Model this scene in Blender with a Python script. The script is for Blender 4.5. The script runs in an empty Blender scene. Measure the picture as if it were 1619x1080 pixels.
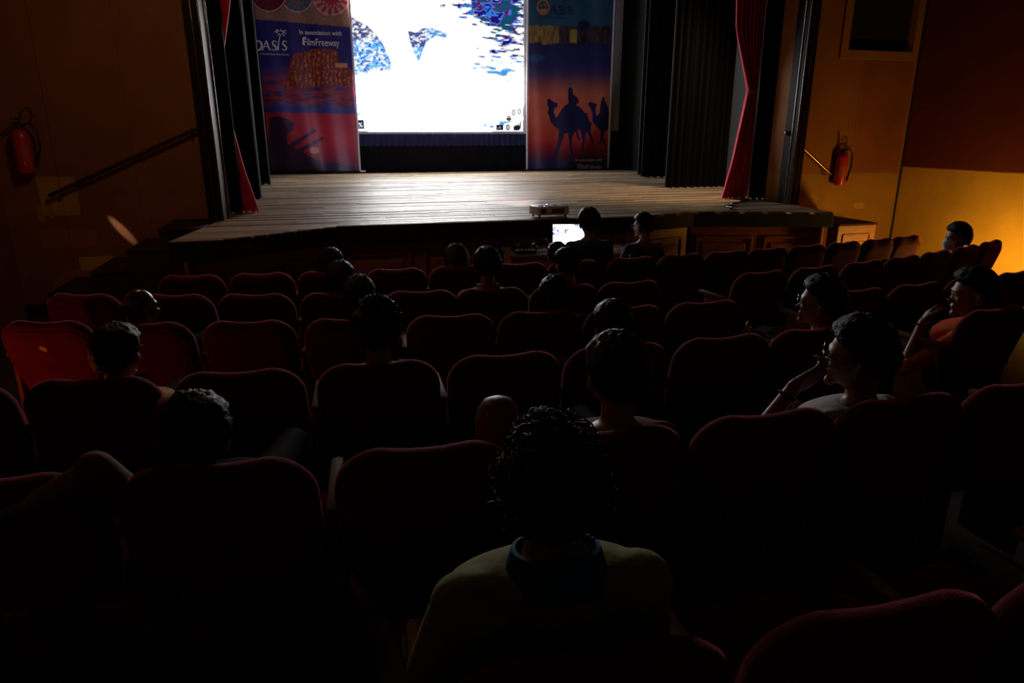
import bpy, bmesh, math, random
import numpy as np
from mathutils import Vector, Matrix, Euler
random.seed(7)
RNG = np.random.RandomState(5)
SC = bpy.context.scene
COL = SC.collection
PI = math.pi
R = math.radians

# ------------------------------------------------------------------ camera
CAM = Vector((0.0, 0.0, 1.94))
PITCH, YAW, FPX = R(16.83), R(15.0), 1079.0     # looks down 16.8 deg, 15 deg right of the stage axis
cd = bpy.data.cameras.new('camera')
cd.sensor_width = 36.0
cd.lens = FPX / 1619.0 * 36.0
cd.clip_start = 0.05
cam = bpy.data.objects.new('camera', cd)
cam.location = CAM
cam.rotation_euler = (PI / 2 - PITCH, 0, -YAW)
COL.objects.link(cam)
SC.camera = cam

# ------------------------------------------------------------------ world, exposure
w = bpy.data.worlds.new('dark')
SC.world = w
w.use_nodes = True
w.node_tree.nodes['Background'].inputs[0].default_value = (0, 0, 0, 1)
SC.view_settings.view_transform = 'Standard'
SC.view_settings.look = 'None'
SC.view_settings.exposure = 0.0
SC.view_settings.gamma = 1.0
SC.view_settings.use_curve_mapping = False
SCREEN_STRENGTH = 15.0      # the picture is blown out: its white areas are this much brighter than display white

def lamp(name, kind, loc, power, color, size=0.1, rot=None, **kw):
    l = bpy.data.lights.new(name, kind)
    l.energy = power
    l.color = color
    if kind == 'AREA':
        l.size = size
    else:
        l.shadow_soft_size = size
    for k, v in kw.items():
        setattr(l, k, v)
    o = bpy.data.objects.new(name, l)
    o.location = loc
    if rot is not None:
        o.rotation_euler = rot
    COL.objects.link(o)
    return o

def aim(o, target):
    d = Vector(target) - o.location
    o.rotation_euler = d.to_track_quat('-Z', 'Y').to_euler()

# warm lamps low on the two side walls, just outside the frame
lamp('side_lamp_right', 'POINT', (7.32, 6.40, 0.34), 56.0, (1.0, 0.54, 0.08), 0.10)
lamp('side_lamp_left', 'POINT', (-2.15, 3.72, 0.45), 6.0, (1.0, 0.17, 0.03), 0.08)
lamp('house_lamp_left', 'POINT', (-1.0, 6.0, 3.5), 27.0, (1.0, 0.55, 0.26), 0.15)  # unseen fill light, added to brighten the wall left of the stage
ws = lamp('stage_work_light', 'SPOT', (6.3, 10.2, 5.8), 620.0, (1.0, 0.74, 0.45), 0.15, spot_size=R(66), spot_blend=0.9)
aim(ws, (5.6, 10.4, 1.0))
sb = lamp('streak_spot', 'SPOT', (-3.2, 8.12, 2.25), 280.0, (1.0, 0.82, 0.78), 0.01, spot_size=R(3.6), spot_blend=0.8)  # added spot without a fixture, throws the pale streak on the left wall
aim(sb, (-2.22, 8.5, 0.93))
# light thrown by the projector, spilling past the picture over the two banners
pj = lamp('projector_beam', 'SPOT', (2.5, 7.98, 1.16), 420.0, (0.75, 0.72, 1.0), 0.03, spot_size=R(49), spot_blend=0.15)
aim(pj, (3.1, 18.0, 4.0))

def at(u, v, z):
    """world point seen at photo position (u, v) at depth z along the lens axis"""
    x = (u - 809.5) / FPX * z
    y = (v - 540.0) / FPX * z
    fw = z * math.cos(PITCH) - y * math.sin(PITCH)
    dn = z * math.sin(PITCH) + y * math.cos(PITCH)
    return Vector((x * math.cos(YAW) + fw * math.sin(YAW), -x * math.sin(YAW) + fw * math.cos(YAW), CAM.z - dn))

# ------------------------------------------------------------------ materials
def _nt(m):
    m.use_nodes = True
    nt = m.node_tree
    return nt, nt.nodes, nt.links, nt.nodes['Principled BSDF']

def mat(name, col, rough=0.6, metal=0.0, spec=0.5, noise=0.0, nscale=8.0, bump=0.0, bscale=60.0, sheen=0.0, sheen_col=None, coat=0.0, attr=False, aniso=None):
    m = bpy.data.materials.new(name)
    nt, N, L, b = _nt(m)
    b.inputs['Base Color'].default_value = (*col, 1)
    b.inputs['Roughness'].default_value = rough
    b.inputs['Metallic'].default_value = metal
    b.inputs['Specular IOR Level'].default_value = spec
    b.inputs['Coat Weight'].default_value = coat
    if sheen:
        b.inputs['Sheen Weight'].default_value = sheen
        b.inputs['Sheen Roughness'].default_value = 0.35
        b.inputs['Sheen Tint'].default_value = (*(sheen_col or col), 1)
    tc = N.new('ShaderNodeTexCoord')
    src = tc.outputs['Object']
    if aniso:
        mp = N.new('ShaderNodeMapping')
        mp.inputs['Scale'].default_value = aniso
        L.new(src, mp.inputs['Vector'])
        src = mp.outputs['Vector']
    if attr:
        a = N.new('ShaderNodeVertexColor')
        a.layer_name = 'Col'
        L.new(a.outputs['Color'], b.inputs['Base Color'])
        base = a.outputs['Color']
    else:
        base = None
    if noise:
        n = N.new('ShaderNodeTexNoise')
        n.inputs['Scale'].default_value = nscale
        n.inputs['Detail'].default_value = 5
        L.new(src, n.inputs['Vector'])
        mr = N.new('ShaderNodeMapRange')
        mr.inputs['From Min'].default_value = 0.3
        mr.inputs['From Max'].default_value = 0.7
        mr.inputs['To Min'].default_value = 1 - noise
        mr.inputs['To Max'].default_value = 1 + noise
        L.new(n.outputs['Fac'], mr.inputs['Value'])
        mx = N.new('ShaderNodeVectorMath')
        mx.operation = 'SCALE'
        if base is not None:
            L.new(base, mx.inputs[0])
        else:
            mx.inputs[0].default_value = col
        L.new(mr.outputs['Result'], mx.inputs['Scale'])
        L.new(mx.outputs['Vector'], b.inputs['Base Color'])
    if bump:
        n2 = N.new('ShaderNodeTexNoise')
        n2.inputs['Scale'].default_value = bscale
        n2.inputs['Detail'].default_value = 4
        L.new(src, n2.inputs['Vector'])
        bp = N.new('ShaderNodeBump')
        bp.inputs['Strength'].default_value = bump
        bp.inputs['Distance'].default_value = 0.01
        L.new(n2.outputs['Fac'], bp.inputs['Height'])
        L.new(bp.outputs['Normal'], b.inputs['Normal'])
    return m

def emit(name, col, strength, attr=False):
    m = bpy.data.materials.new(name)
    m.use_nodes = True
    nt = m.node_tree
    nt.nodes.clear()
    e = nt.nodes.new('ShaderNodeEmission')
    o = nt.nodes.new('ShaderNodeOutputMaterial')
    e.inputs['Color'].default_value = (*col, 1)
    e.inputs['Strength'].default_value = strength
    if attr:
        a = nt.nodes.new('ShaderNodeVertexColor')
        a.layer_name = 'Col'
        nt.links.new(a.outputs['Color'], e.inputs['Color'])
    nt.links.new(e.outputs[0], o.inputs[0])
    return m

def wall_mat(name, upper, lower, zsplit, patches=(), axis='X'):
    """two-tone painted plaster; patches = (centre a, centre z, half a, half z, round, colour) touched up with other paint and painted-in light"""
    m = bpy.data.materials.new(name)
    nt, N, L, b = _nt(m)
    b.inputs['Roughness'].default_value = 0.75
    b.inputs['Specular IOR Level'].default_value = 0.25
    tc = N.new('ShaderNodeTexCoord')
    sx = N.new('ShaderNodeSeparateXYZ')
    L.new(tc.outputs['Object'], sx.inputs[0])
    n = N.new('ShaderNodeTexNoise')
    n.inputs['Scale'].default_value = 2.2
    n.inputs['Detail'].default_value = 8
    L.new(tc.outputs['Object'], n.inputs['Vector'])

    def mth(op, a, c):
        q = N.new('ShaderNodeMath')
        q.operation = op
        for i, s in enumerate((a, c)):
            if isinstance(s, (int, float)):
                q.inputs[i].default_value = s
            elif s is not None:
                L.new(s, q.inputs[i])
        return q.outputs[0]

    def mix(f, c1, c2):
        q = N.new('ShaderNodeMix')
        q.data_type = 'RGBA'
        L.new(f, q.inputs[0])
        for i, s in ((6, c1), (7, c2)):
            if isinstance(s, tuple):
                q.inputs[i].default_value = (*s, 1)
            else:
                L.new(s, q.inputs[i])
        return q.outputs[2]
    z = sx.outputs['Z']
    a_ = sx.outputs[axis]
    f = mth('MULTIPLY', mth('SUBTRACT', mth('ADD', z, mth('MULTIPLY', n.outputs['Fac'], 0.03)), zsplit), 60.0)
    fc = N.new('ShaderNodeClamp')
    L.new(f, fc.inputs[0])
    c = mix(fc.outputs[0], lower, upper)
    for (ca, cz, ha, hz, rd, pc) in patches:
        dx = mth('DIVIDE', mth('ABSOLUTE', mth('SUBTRACT', a_, ca), None), ha)
        dz = mth('DIVIDE', mth('ABSOLUTE', mth('SUBTRACT', z, cz), None), hz)
        if rd:
            d = mth('SQRT', mth('ADD', mth('MULTIPLY', dx, dx), mth('MULTIPLY', dz, dz)), None)
        else:
            d = mth('MAXIMUM', dx, dz)
        k = N.new('ShaderNodeClamp')
        L.new(mth('MULTIPLY', mth('SUBTRACT', 1.0, mth('ADD', d, mth('MULTIPLY', mth('SUBTRACT', n.outputs['Fac'], 0.5), 0.12))), 14.0), k.inputs[0])
        c = mix(k.outputs[0], c, pc)
    mr = N.new('ShaderNodeMapRange')
    mr.inputs['From Min'].default_value = 0.3
    mr.inputs['From Max'].default_value = 0.7
    mr.inputs['To Min'].default_value = 0.86
    mr.inputs['To Max'].default_value = 1.1
    L.new(n.outputs['Fac'], mr.inputs['Value'])
    vm = N.new('ShaderNodeVectorMath')
    vm.operation = 'SCALE'
    L.new(c, vm.inputs[0])
    L.new(mr.outputs['Result'], vm.inputs['Scale'])
    L.new(vm.outputs['Vector'], b.inputs['Base Color'])
    n2 = N.new('ShaderNodeTexNoise')
    n2.inputs['Scale'].default_value = 35
    L.new(tc.outputs['Object'], n2.inputs['Vector'])
    bp = N.new('ShaderNodeBump')
    bp.inputs['Strength'].default_value = 0.15
    bp.inputs['Distance'].default_value = 0.01
    L.new(n2.outputs['Fac'], bp.inputs['Height'])
    L.new(bp.outputs['Normal'], b.inputs['Normal'])
    return m

M = {}
M['velvet'] = mat('maroon_velvet', (0.11, 0.010, 0.014), 0.8, spec=0.05, noise=0.18, nscale=14, bump=0.25, bscale=220, sheen=0.8, sheen_col=(1.0, 0.2, 0.32))
M['velvet_back'] = mat('maroon_back_cloth', (0.13, 0.010, 0.010), 0.85, spec=0.04, noise=0.2, nscale=9, bump=0.2, bscale=160, sheen=0.06, sheen_col=(0.7, 0.15, 0.15))
M['arm_wood'] = mat('tan_arm_wood', (0.15, 0.055, 0.02), 0.6, spec=0.2, noise=0.25, nscale=18, aniso=(1, 6, 1))
M['black_metal'] = mat('black_painted_metal', (0.015, 0.014, 0.014), 0.5, metal=0.3)
M['floor'] = mat('hall_floor', (0.035, 0.018, 0.014), 0.75, noise=0.25, nscale=5)
M['dark'] = mat('black_paint', (0.006, 0.006, 0.007), 0.8)
M['ceil'] = mat('ceiling_paint', (0.05, 0.035, 0.025), 0.9)
M['planks'] = mat('stage_planks', (0.3, 0.2, 0.12), 0.40, spec=0.16, noise=0.45, nscale=9, bump=0.5, bscale=30, attr=True, aniso=(0.5, 9, 9))
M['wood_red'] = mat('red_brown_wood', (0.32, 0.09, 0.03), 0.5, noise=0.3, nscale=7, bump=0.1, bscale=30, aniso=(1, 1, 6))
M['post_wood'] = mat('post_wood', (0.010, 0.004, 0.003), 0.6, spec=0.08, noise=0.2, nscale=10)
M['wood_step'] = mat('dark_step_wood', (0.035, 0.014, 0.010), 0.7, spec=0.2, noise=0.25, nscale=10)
M['wood_dark'] = mat('dark_gloss_wood', (0.035, 0.014, 0.010), 0.22, spec=0.6, noise=0.25, nscale=10, coat=0.4)
M['curtain_black'] = mat('black_stage_curtain', (0.005, 0.005, 0.008), 0.8, spec=0.1, sheen=0.09, sheen_col=(0.3, 0.32, 0.5))
M['curtain_navy'] = mat('navy_screen_skirt', (0.02, 0.028, 0.09), 0.8, spec=0.2, noise=0.2, nscale=6)
M['curtain_red'] = mat('crimson_velvet_curtain', (0.62, 0.012, 0.07), 0.75, spec=0.2, sheen=0.5, sheen_col=(1.0, 0.15, 0.25))
M['banner'] = mat('printed_banner_vinyl', (1, 1, 1), 0.38, spec=0.4, attr=True)
M['banner_edge'] = mat('white_banner_edge', (0.75, 0.72, 0.72), 0.6)
M['print_pale'] = mat('pale_print', (0.72, 0.68, 0.72), 0.5)
M['print_navy'] = mat('navy_print', (0.015, 0.02, 0.07), 0.5)
M['print_orange'] = mat('orange_print', (0.55, 0.2, 0.08), 0.5)
M['chrome'] = mat('worn_brass_rail', (0.42, 0.27, 0.14), 0.22, metal=1.0)
M['rail_dark'] = mat('dark_rail_steel', (0.10, 0.055, 0.03), 0.3, metal=0.9)
M['ext_red'] = mat('extinguisher_red', (0.50, 0.02, 0.012), 0.3, coat=0.5)
M['label_pale'] = mat('extinguisher_label', (0.42, 0.05, 0.02), 0.6)
M['rubber'] = mat('black_rubber', (0.012, 0.010, 0.010), 0.5)
M['hair'] = mat('black_hair', (0.006, 0.005, 0.005), 0.42, spec=0.13, bump=0.9, bscale=160)
M['hair_soft'] = mat('black_brown_hair', (0.022, 0.014, 0.010), 0.62, spec=0.35, bump=0.5, bscale=120)
M['skin'] = mat('brown_skin', (0.25, 0.11, 0.065), 0.5, noise=0.08, nscale=20)
M['skin_dark'] = mat('dark_brown_skin', (0.10, 0.045, 0.03), 0.28, noise=0.08, nscale=20)
M['trouser'] = mat('dark_trouser_cloth', (0.008, 0.009, 0.012), 0.9, spec=0.1)
M['shoe'] = mat('black_shoe', (0.015, 0.012, 0.011), 0.5)
M['glass_frame'] = mat('spectacle_frame', (0.02, 0.02, 0.022), 0.25)
M['glass_clear'] = mat('spectacle_lens', (0.55, 0.6, 0.65), 0.1, spec=0.8)
M['glass_clear'].node_tree.nodes['Principled BSDF'].inputs['Transmission Weight'].default_value = 0.9
M['mask'] = mat('pale_blue_mask', (0.55, 0.68, 0.78), 0.8)
M['white_cloth'] = mat('white_cloth', (0.6, 0.6, 0.66), 0.8)
M['proj_white'] = mat('projector_case', (0.75, 0.74, 0.78), 0.4)
M['proj_dark'] = mat('projector_vents', (0.02, 0.018, 0.018), 0.5)
M['lens'] = mat('projector_lens', (0.05, 0.05, 0.08), 0.05, spec=1.0)
M['table_cloth'] = mat('ochre_table_front', (0.45, 0.24, 0.06), 0.7, noise=0.15, nscale=6)
M['table_top'] = mat('pale_table_top', (0.30, 0.24, 0.20), 0.4)
M['paper'] = mat('white_paper', (0.7, 0.7, 0.72), 0.7)
M['plastic'] = mat('black_plastic', (0.012, 0.012, 0.014), 0.35)
M['frame_brown'] = mat('window_surround_paint', (0.36, 0.15, 0.035), 0.7)
M['board_pale'] = mat('pale_backing_board', (0.28, 0.27, 0.26), 0.7)
M['door_grey'] = mat('grey_blue_panel', (0.10, 0.11, 0.17), 0.5)
M['leather'] = mat('brown_leather', (0.22, 0.085, 0.025), 0.5, noise=0.15, nscale=12)
M['tag'] = mat('ochre_number_tag', (0.55, 0.30, 0.06), 0.5)

def cloth(name, col, sheen=0.2):
    return mat(name, col, 0.85, spec=0.2, noise=0.15, nscale=8, bump=0.3, bscale=25, sheen=sheen)

# ------------------------------------------------------------------ mesh helpers
class MB:
    def __init__(s):
        s.v, s.f, s.mi = [], [], []

    def add(s, vs, fs, T=None):
        n = len(s.v)
        for p in vs:
            p = Vector(p)
            s.v.append(tuple(T @ p) if T else tuple(p))
        s.f += [tuple(i + n for i in f) for f in fs]
        return s

    def box(s, c, d, T=None, bevel=0.0):
        x, y, z = (k / 2 for k in d)
        if bevel <= 0:
            vs = [(c[0] + a * x, c[1] + b * y, c[2] + e * z) for a in (-1, 1) for b in (-1, 1) for e in (-1, 1)]
            fs = [(0, 1, 3, 2), (4, 6, 7, 5), (0, 4, 5, 1), (2, 3, 7, 6), (0, 2, 6, 4), (1, 5, 7, 3)]
            return s.add(vs, fs, T)
        bm = bmesh.new()
        bmesh.ops.create_cube(bm, size=1.0, matrix=Matrix.Translation(c) @ Matrix.Diagonal((d[0], d[1], d[2], 1)))
        bmesh.ops.bevel(bm, geom=bm.edges[:], offset=bevel, segments=2, profile=0.5, affect='EDGES')
        vs = [v.co.copy() for v in bm.verts]
        bm.verts.index_update()
        fs = [tuple(v.index for v in f.verts) for f in bm.faces]
        bm.free()
        return s.add(vs, fs, T)

    def loft(s, rings, closed=True, caps=True, T=None):
        """rings: list of equally long point lists"""
        n = len(rings[0])
        vs = [p for r in rings for p in r]
        fs = []
        for i in range(len(rings) - 1):
            for j in range(n if closed else n - 1):
                k = (j + 1) % n
                fs.append((i * n + j, i * n + k, (i + 1) * n + k, (i + 1) * n + j))
        if caps and closed:
            fs.append(tuple(range(n))[::-1])
            fs.append(tuple((len(rings) - 1) * n + j for j in range(n)))
        return s.add(vs, fs, T)

    def tube(s, path, rad, n=8, T=None):
        path = [Vector(p) for p in path]
        if not hasattr(rad, '__len__'):
            rad = [rad] * len(path)
        rings = []
        up = None
        for i, p in enumerate(path):
            d = (path[min(i + 1, len(path) - 1)] - path[max(i - 1, 0)]).normalized()
            if up is None:
                up = Vector((0, 0, 1)) if abs(d.z) < 0.9 else Vector((1, 0, 0))
            a = d.cross(up)
            if a.length < 1e-4:
                a = d.cross(Vector((0.3, 1, 0.2)))
            a.normalize()
            b = a.cross(d)
            up = b
            rings.append([p + (a * math.cos(t) + b * math.sin(t)) * rad[i] for t in (2 * PI * k / n for k in range(n))])
        return s.loft(rings, T=T)

    def capsule(s, a, b, ra, rb, n=12):
        a, b = Vector(a), Vector(b)
        d = (b - a)
        L = max(d.length, 1e-4)
        d /= L
        path, rad = [], []
        for k in range(4):
            t = PI / 2 * (1 - k / 4)
            path.append(a - d * ra * math.sin(t))
            rad.append(max(ra * math.cos(t), 0.0005))
        for k in range(1, 4):
            path.append(a + d * L * k / 4)
            rad.append(ra + (rb - ra) * k / 4)
        for k in range(5):
            t = PI / 2 * k / 4
            path.append(b + d * rb * math.sin(t))
            rad.append(max(rb * math.cos(t), 0.0005))
        return s.tube(path, rad, n)

    def ell(s, c, r, T=None, nu=16, nv=10, rot=None):
        vs, fs = [], []
        c = Vector(c)
        Q = rot.to_matrix() if rot else None
        for i in range(nv + 1):
            th = PI * i / nv
            for j in range(nu):
                ph = 2 * PI * j / nu
                p = Vector((r[0] * math.sin(th) * math.cos(ph), r[1] * math.sin(th) * math.sin(ph), r[2] * math.cos(th)))
                if Q:
                    p = Q @ p
                vs.append(c + p)
        for i in range(nv):
            for j in range(nu):
                k = (j + 1) % nu
                fs.append((i * nu + j, (i + 1) * nu + j, (i + 1) * nu + k, i * nu + k))
        return s.add(vs, fs, T)

    def lathe(s, prof, n=20, T=None):
        rings = [[(r * math.cos(2 * PI * k / n), r * math.sin(2 * PI * k / n), z) for k in range(n)] for r, z in prof]
        return s.loft(rings, T=T)

    def prism(s, poly, z0, z1, T=None):
        n = len(poly)
        vs = [(x, y, z0) for x, y in poly] + [(x, y, z1) for x, y in poly]
        fs = [tuple(range(n))[::-1], tuple(range(n, 2 * n))] + [(i, (i + 1) % n, n + (i + 1) % n, n + i) for i in range(n)]
        return s.add(vs, fs, T)

    def mesh(s, name, m, smooth=True, angle=40):
        me = bpy.data.meshes.new(name)
        me.from_pydata([tuple(p) for p in s.v], [], s.f)
        me.update()
        bm = bmesh.new()
        bm.from_mesh(me)
        bmesh.ops.remove_doubles(bm, verts=bm.verts, dist=1e-5)
        bmesh.ops.recalc_face_normals(bm, faces=bm.faces)
        bm.to_mesh(me)
        bm.free()
        if m:
            me.materials.append(m)
        if smooth:
            me.polygons.foreach_set('use_smooth', [True] * len(me.polygons))
            try:
                me.set_sharp_from_angle(angle=R(angle))
            except Exception:
                pass
        return me

    def build(s, name, m, parent=None, smooth=True, angle=40, **kw):
        return link(name, s.mesh(name, m, smooth, angle), parent, **kw)

def link(name, me, parent=None, loc=None, rot=None, label=None, kind=None):
    o = bpy.data.objects.new(name, me)
    COL.objects.link(o)
    if parent:
        o.parent = parent
    if loc is not None:
        o.location = loc
    if rot is not None:
        o.rotation_euler = rot
    if label:
        o['label'] = label
    if kind:
        o['kind'] = kind
    return o

def thing(name, label, cat, loc=(0, 0, 0), rotz=0.0, group=None):
    o = bpy.data.objects.new(name, None)
    o.empty_display_size = 0.1
    COL.objects.link(o)
    o.location = loc
    o.rotation_euler = (0, 0, rotz)
    o['label'] = label
    o['category'] = cat
    if group:
        o['group'] = group
    return o

def tag(o, label, cat, group=None):
    o['label'] = label
    o['category'] = cat
    if group:
        o['group'] = group
    return o

def struct(o, label=None):
    o['kind'] = 'structure'
    if label:
        o['label'] = label
        o['category'] = o.name.split('_')[0].split('.')[0]
    return o

def grid_mesh(name, P, m, C=None, smooth=True):
    """P: (nv, nu, 3) array of points, C: (nv, nu, 3) linear colours"""
    nv, nu, _ = P.shape
    me = bpy.data.meshes.new(name)
    i = np.arange(nv * nu).reshape(nv, nu)
    q = np.stack([i[:-1, :-1], i[:-1, 1:], i[1:, 1:], i[1:, :-1]], -1).reshape(-1, 4)
    me.vertices.add(nv * nu)
    me.vertices.foreach_set('co', P.astype(np.float32).ravel())
    me.loops.add(q.size)
    me.loops.foreach_set('vertex_index', q.astype(np.int32).ravel())
    me.polygons.add(len(q))
    me.polygons.foreach_set('loop_start', np.arange(0, q.size, 4, dtype=np.int32))
    me.update(calc_edges=True)
    if C is not None:
        a = me.color_attributes.new('Col', 'FLOAT_COLOR', 'POINT')
        a.data.foreach_set('color', np.concatenate([C, np.ones((nv, nu, 1))], -1).astype(np.float32).ravel())
    me.materials.append(m)
    if smooth:
        me.polygons.foreach_set('use_smooth', [True] * len(me.polygons))
    return me

def vnoise(x, y, seed=0):
    """smooth value noise on arrays"""
    xi, yi = np.floor(x).astype(int), np.floor(y).astype(int)
    fx, fy = x - xi, y - yi
    fx, fy = fx * fx * (3 - 2 * fx), fy * fy * (3 - 2 * fy)

    def h(a, b):
        n = (a * 374761393 + b * 668265263 + seed * 1442695041) & 0x7fffffff
        n = ((n ^ (n >> 13)) * 1274126177) & 0x7fffffff
        return ((n ^ (n >> 16)) & 0xffff) / 65535.0
    return (h(xi, yi) * (1 - fx) + h(xi + 1, yi) * fx) * (1 - fy) + (h(xi, yi + 1) * (1 - fx) + h(xi + 1, yi + 1) * fx) * fy

def fbm(x, y, seed=0, o=4):
    t, a, s = 0, 0.5, 0
    for k in range(o):
        t = t + a * vnoise(x * 2 ** k, y * 2 ** k, seed + k)
        s += a
        a *= 0.55
    return t / s

def srgb(c):
    c = np.asarray(c, float) / 255.0
    return np.where(c < 0.04045, c / 12.92, ((c + 0.055) / 1.055) ** 2.4)

def inpoly(px, py, poly):
    r = np.zeros(px.shape, bool)
    n = len(poly)
    for i in range(n):
        x1, y1 = poly[i]
        x2, y2 = poly[(i + 1) % n]
        if y1 == y2:
            continue
        c = ((y1 > py) != (y2 > py)) & (px < (x2 - x1) * (py - y1) / (y2 - y1) + x1)
        r ^= c
    return r

# ================================================================== THE ROOM
XL, XR, YW = -3.30, 8.20, 8.50          # hall side walls and the wall around the stage opening
PXL, PXR = -1.12, 6.16                  # stage opening
H = 6.4
SZ = 1.03                               # stage height
# rows: (name, height of the seat tops, X positions, fitted curve, indices)
ROWS = {
    'F': (0.86, [-1.12, -0.57, -0.03, 0.53, 1.07, 1.62, 2.14, 2.72, 3.25, 3.77, 4.27, 4.79, 5.31, 5.84, 6.31], (0.02412, -0.07949, 5.798)),
    'E': (0.915, [-1.67, -1.06, -0.53, 0.02, 0.58, 1.08, 1.62, 2.13, None, 3.30, 3.86, 4.43, 4.96, 5.47, 6.02, 6.55], (0.04395, -0.17535, 4.686)),
    'D': (0.943, [-1.60, -1.05, -0.49, 0.07, 0.65, 1.19, 1.73, 2.27, None, 3.47, 4.02, 4.57, 5.12], (0.03324, -0.15093, 3.863)),
    'C': (1.02, [-1.52, -0.97, -0.41, 0.16, 0.72, 1.26, 1.81, 2.34, None, 3.60], (0.02293, -0.06524, 2.781)),
    'B': (1.097, [-0.91, -0.35, 0.22, 0.77, 1.32, 1.85, 2.39], (0.02407, -0.07622, 1.755)),
    'A': (1.13, [0.37, 0.93, 1.48], (0.024, -0.0762, 0.84)),
}
def rowy(k, x):
    a, b, c = ROWS[k][2]
    return a * x * x + b * x + c
def rowslope(k, x):
    a, b, c = ROWS[k][2]
    return math.atan(2 * a * x + b)
def floor_z(x, y):
    ks = 'ABCDEF'
    xc = min(max(x, -2), 7)
    ys = [rowy(k, xc) + 0.15 for k in ks]
    zs = [ROWS[k][0] - 0.86 for k in ks]
    if y >= ys[-1]:
        return 0.0
    if y <= ys[0]:
        return zs[0] + (ys[0] - y) * 0.04
    for i in range(5):
        if ys[i] <= y <= ys[i + 1]:
            t = (y - ys[i]) / (ys[i + 1] - ys[i])
            return zs[i] + (zs[i + 1] - zs[i]) * t
    return 0.0

gx = np.linspace(XL, XR, 40)
gy = np.linspace(-2.5, YW, 60)
P = np.array([[(x, y, floor_z(x, y)) for x in gx] for y in gy])
fl = link('floor', grid_mesh('floor', P, M['floor']))
struct(fl)
b = MB(); b.box(((XL + XR) / 2, (YW - 2.5) / 2, H + 0.1), (XR - XL + 0.6, YW + 3.1, 0.2)); struct(b.build('ceiling', M['ceil'], smooth=False))
b = MB(); b.box(((XL + XR) / 2, -2.6, H / 2), (XR - XL + 0.6, 0.2, H)); struct(b.build('wall_back', M['ceil'], smooth=False))

UP_L, LO_L = (0.26, 0.085, 0.025), (0.30, 0.13, 0.03)
patch = (0.42, 0.25, 0.05)
M['wall_l'] = wall_mat('left_wall_paint', (0.23, 0.095, 0.032), (0.25, 0.10, 0.030), 1.3,
    [(-2.78, 1.31, 0.19, 0.21, 0, patch), (-1.08, 1.99, 0.24, 0.36, 1, patch), (-2.52, 0.56, 0.18, 0.09, 0, (0.5, 0.33, 0.08)),  # the last here is yellowish projected light, put into the wall colour
     (-2.75, 0.85, 0.28, 0.10, 0, (0.33, 0.13, 0.03)), (-2.98, 1.12, 0.035, 0.10, 1, (0.36, 0.17, 0.05)), (-2.88, 1.17, 0.03, 0.1, 1, (0.36, 0.17, 0.05)),
     (-2.70, 0.35, 0.3, 0.16, 1, (0.33, 0.15, 0.03))])
M['wall_r'] = wall_mat('right_front_wall_paint', (0.34, 0.13, 0.028), (0.40, 0.20, 0.035), 1.42,
    [(7.72, 2.2, 0.42, 0.80, 0, (0.29, 0.092, 0.022)), (7.55, 0.95, 0.10, 0.05, 1, (0.55, 0.32, 0.10)), (6.72, 1.05, 0.10, 0.08, 1, (0.5, 0.25, 0.06))])
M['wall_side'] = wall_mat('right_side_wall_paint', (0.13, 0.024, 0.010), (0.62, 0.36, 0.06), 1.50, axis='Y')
M['wall_side_l'] = wall_mat('left_side_wall_paint', (0.20, 0.05, 0.018), (0.24, 0.08, 0.02), 1.5, axis='Y')

b = MB(); b.box(((XL + PXL) / 2 - 0.1, YW + 0.15, H / 2), (PXL - XL + 0.2, 0.3, H)); struct(b.build('wall_left_of_stage', M['wall_l'], smooth=False))
# the wall right of the stage, with a real opening for the dark window
WX0, WX1, WZ0, WZ1 = 6.99, 8.05, 3.05, 4.5
b = MB()
b.box(((PXR + WX0) / 2, YW + 0.15, H / 2), (WX0 - PXR, 0.3, H))
b.box(((XR + WX1) / 2 + 0.1, YW + 0.15, H / 2), (XR - WX1 + 0.2, 0.3, H))
b.box(((WX0 + WX1) / 2, YW + 0.15, WZ0 / 2), (WX1 - WX0, 0.3, WZ0))
b.box(((WX0 + WX1) / 2, YW + 0.15, (H + WZ1) / 2), (WX1 - WX0, 0.3, H - WZ1))
struct(b.build('wall_right_of_stage', M['wall_r'], smooth=False))
b = MB(); b.box(((PXL + PXR) / 2, YW + 0.15, (H + 5.4) / 2), (PXR - PXL, 0.3, H - 5.4)); struct(b.build('wall_above_stage', M['wall_l'], smooth=False))
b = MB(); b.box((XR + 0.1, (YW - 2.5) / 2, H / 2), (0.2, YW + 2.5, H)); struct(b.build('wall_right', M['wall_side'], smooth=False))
b = MB(); b.box((XL - 0.1, (YW - 2.5) / 2, H / 2), (0.2, YW + 2.5, H)); struct(b.build('wall_left', M['wall_side_l'], smooth=False))
# dark joint in the corner
b = MB()
b.tube([(XR - 0.012, YW - 0.012, z) for z in np.linspace(0.0, H, 12)], 0.013, 6)
struct(b.build('trim_1', M['dark']))
# shallow pilaster strips on the left wall
for i, (x, wd) in enumerate(((-2.62, 0.26), (-1.95, 0.08))):
    b = MB(); b.box((x, YW + 0.006, H / 2), (wd, 0.03, H), bevel=0.004)
    struct(b.build('trim_%d' % (i + 2), M['wall_l'], smooth=False))
# black baseboards
b = MB(); b.box(((XL - 2.75) / 2, YW - 0.02, 0.07), (-2.75 - XL, 0.04, 0.14), bevel=0.005); struct(b.build('baseboard_left', M['dark'], smooth=False))
b = MB(); b.box((XR - 0.02, 3.0, 0.07), (0.04, 10.9, 0.14), bevel=0.005); struct(b.build('baseboard_right', M['dark'], smooth=False))

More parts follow.
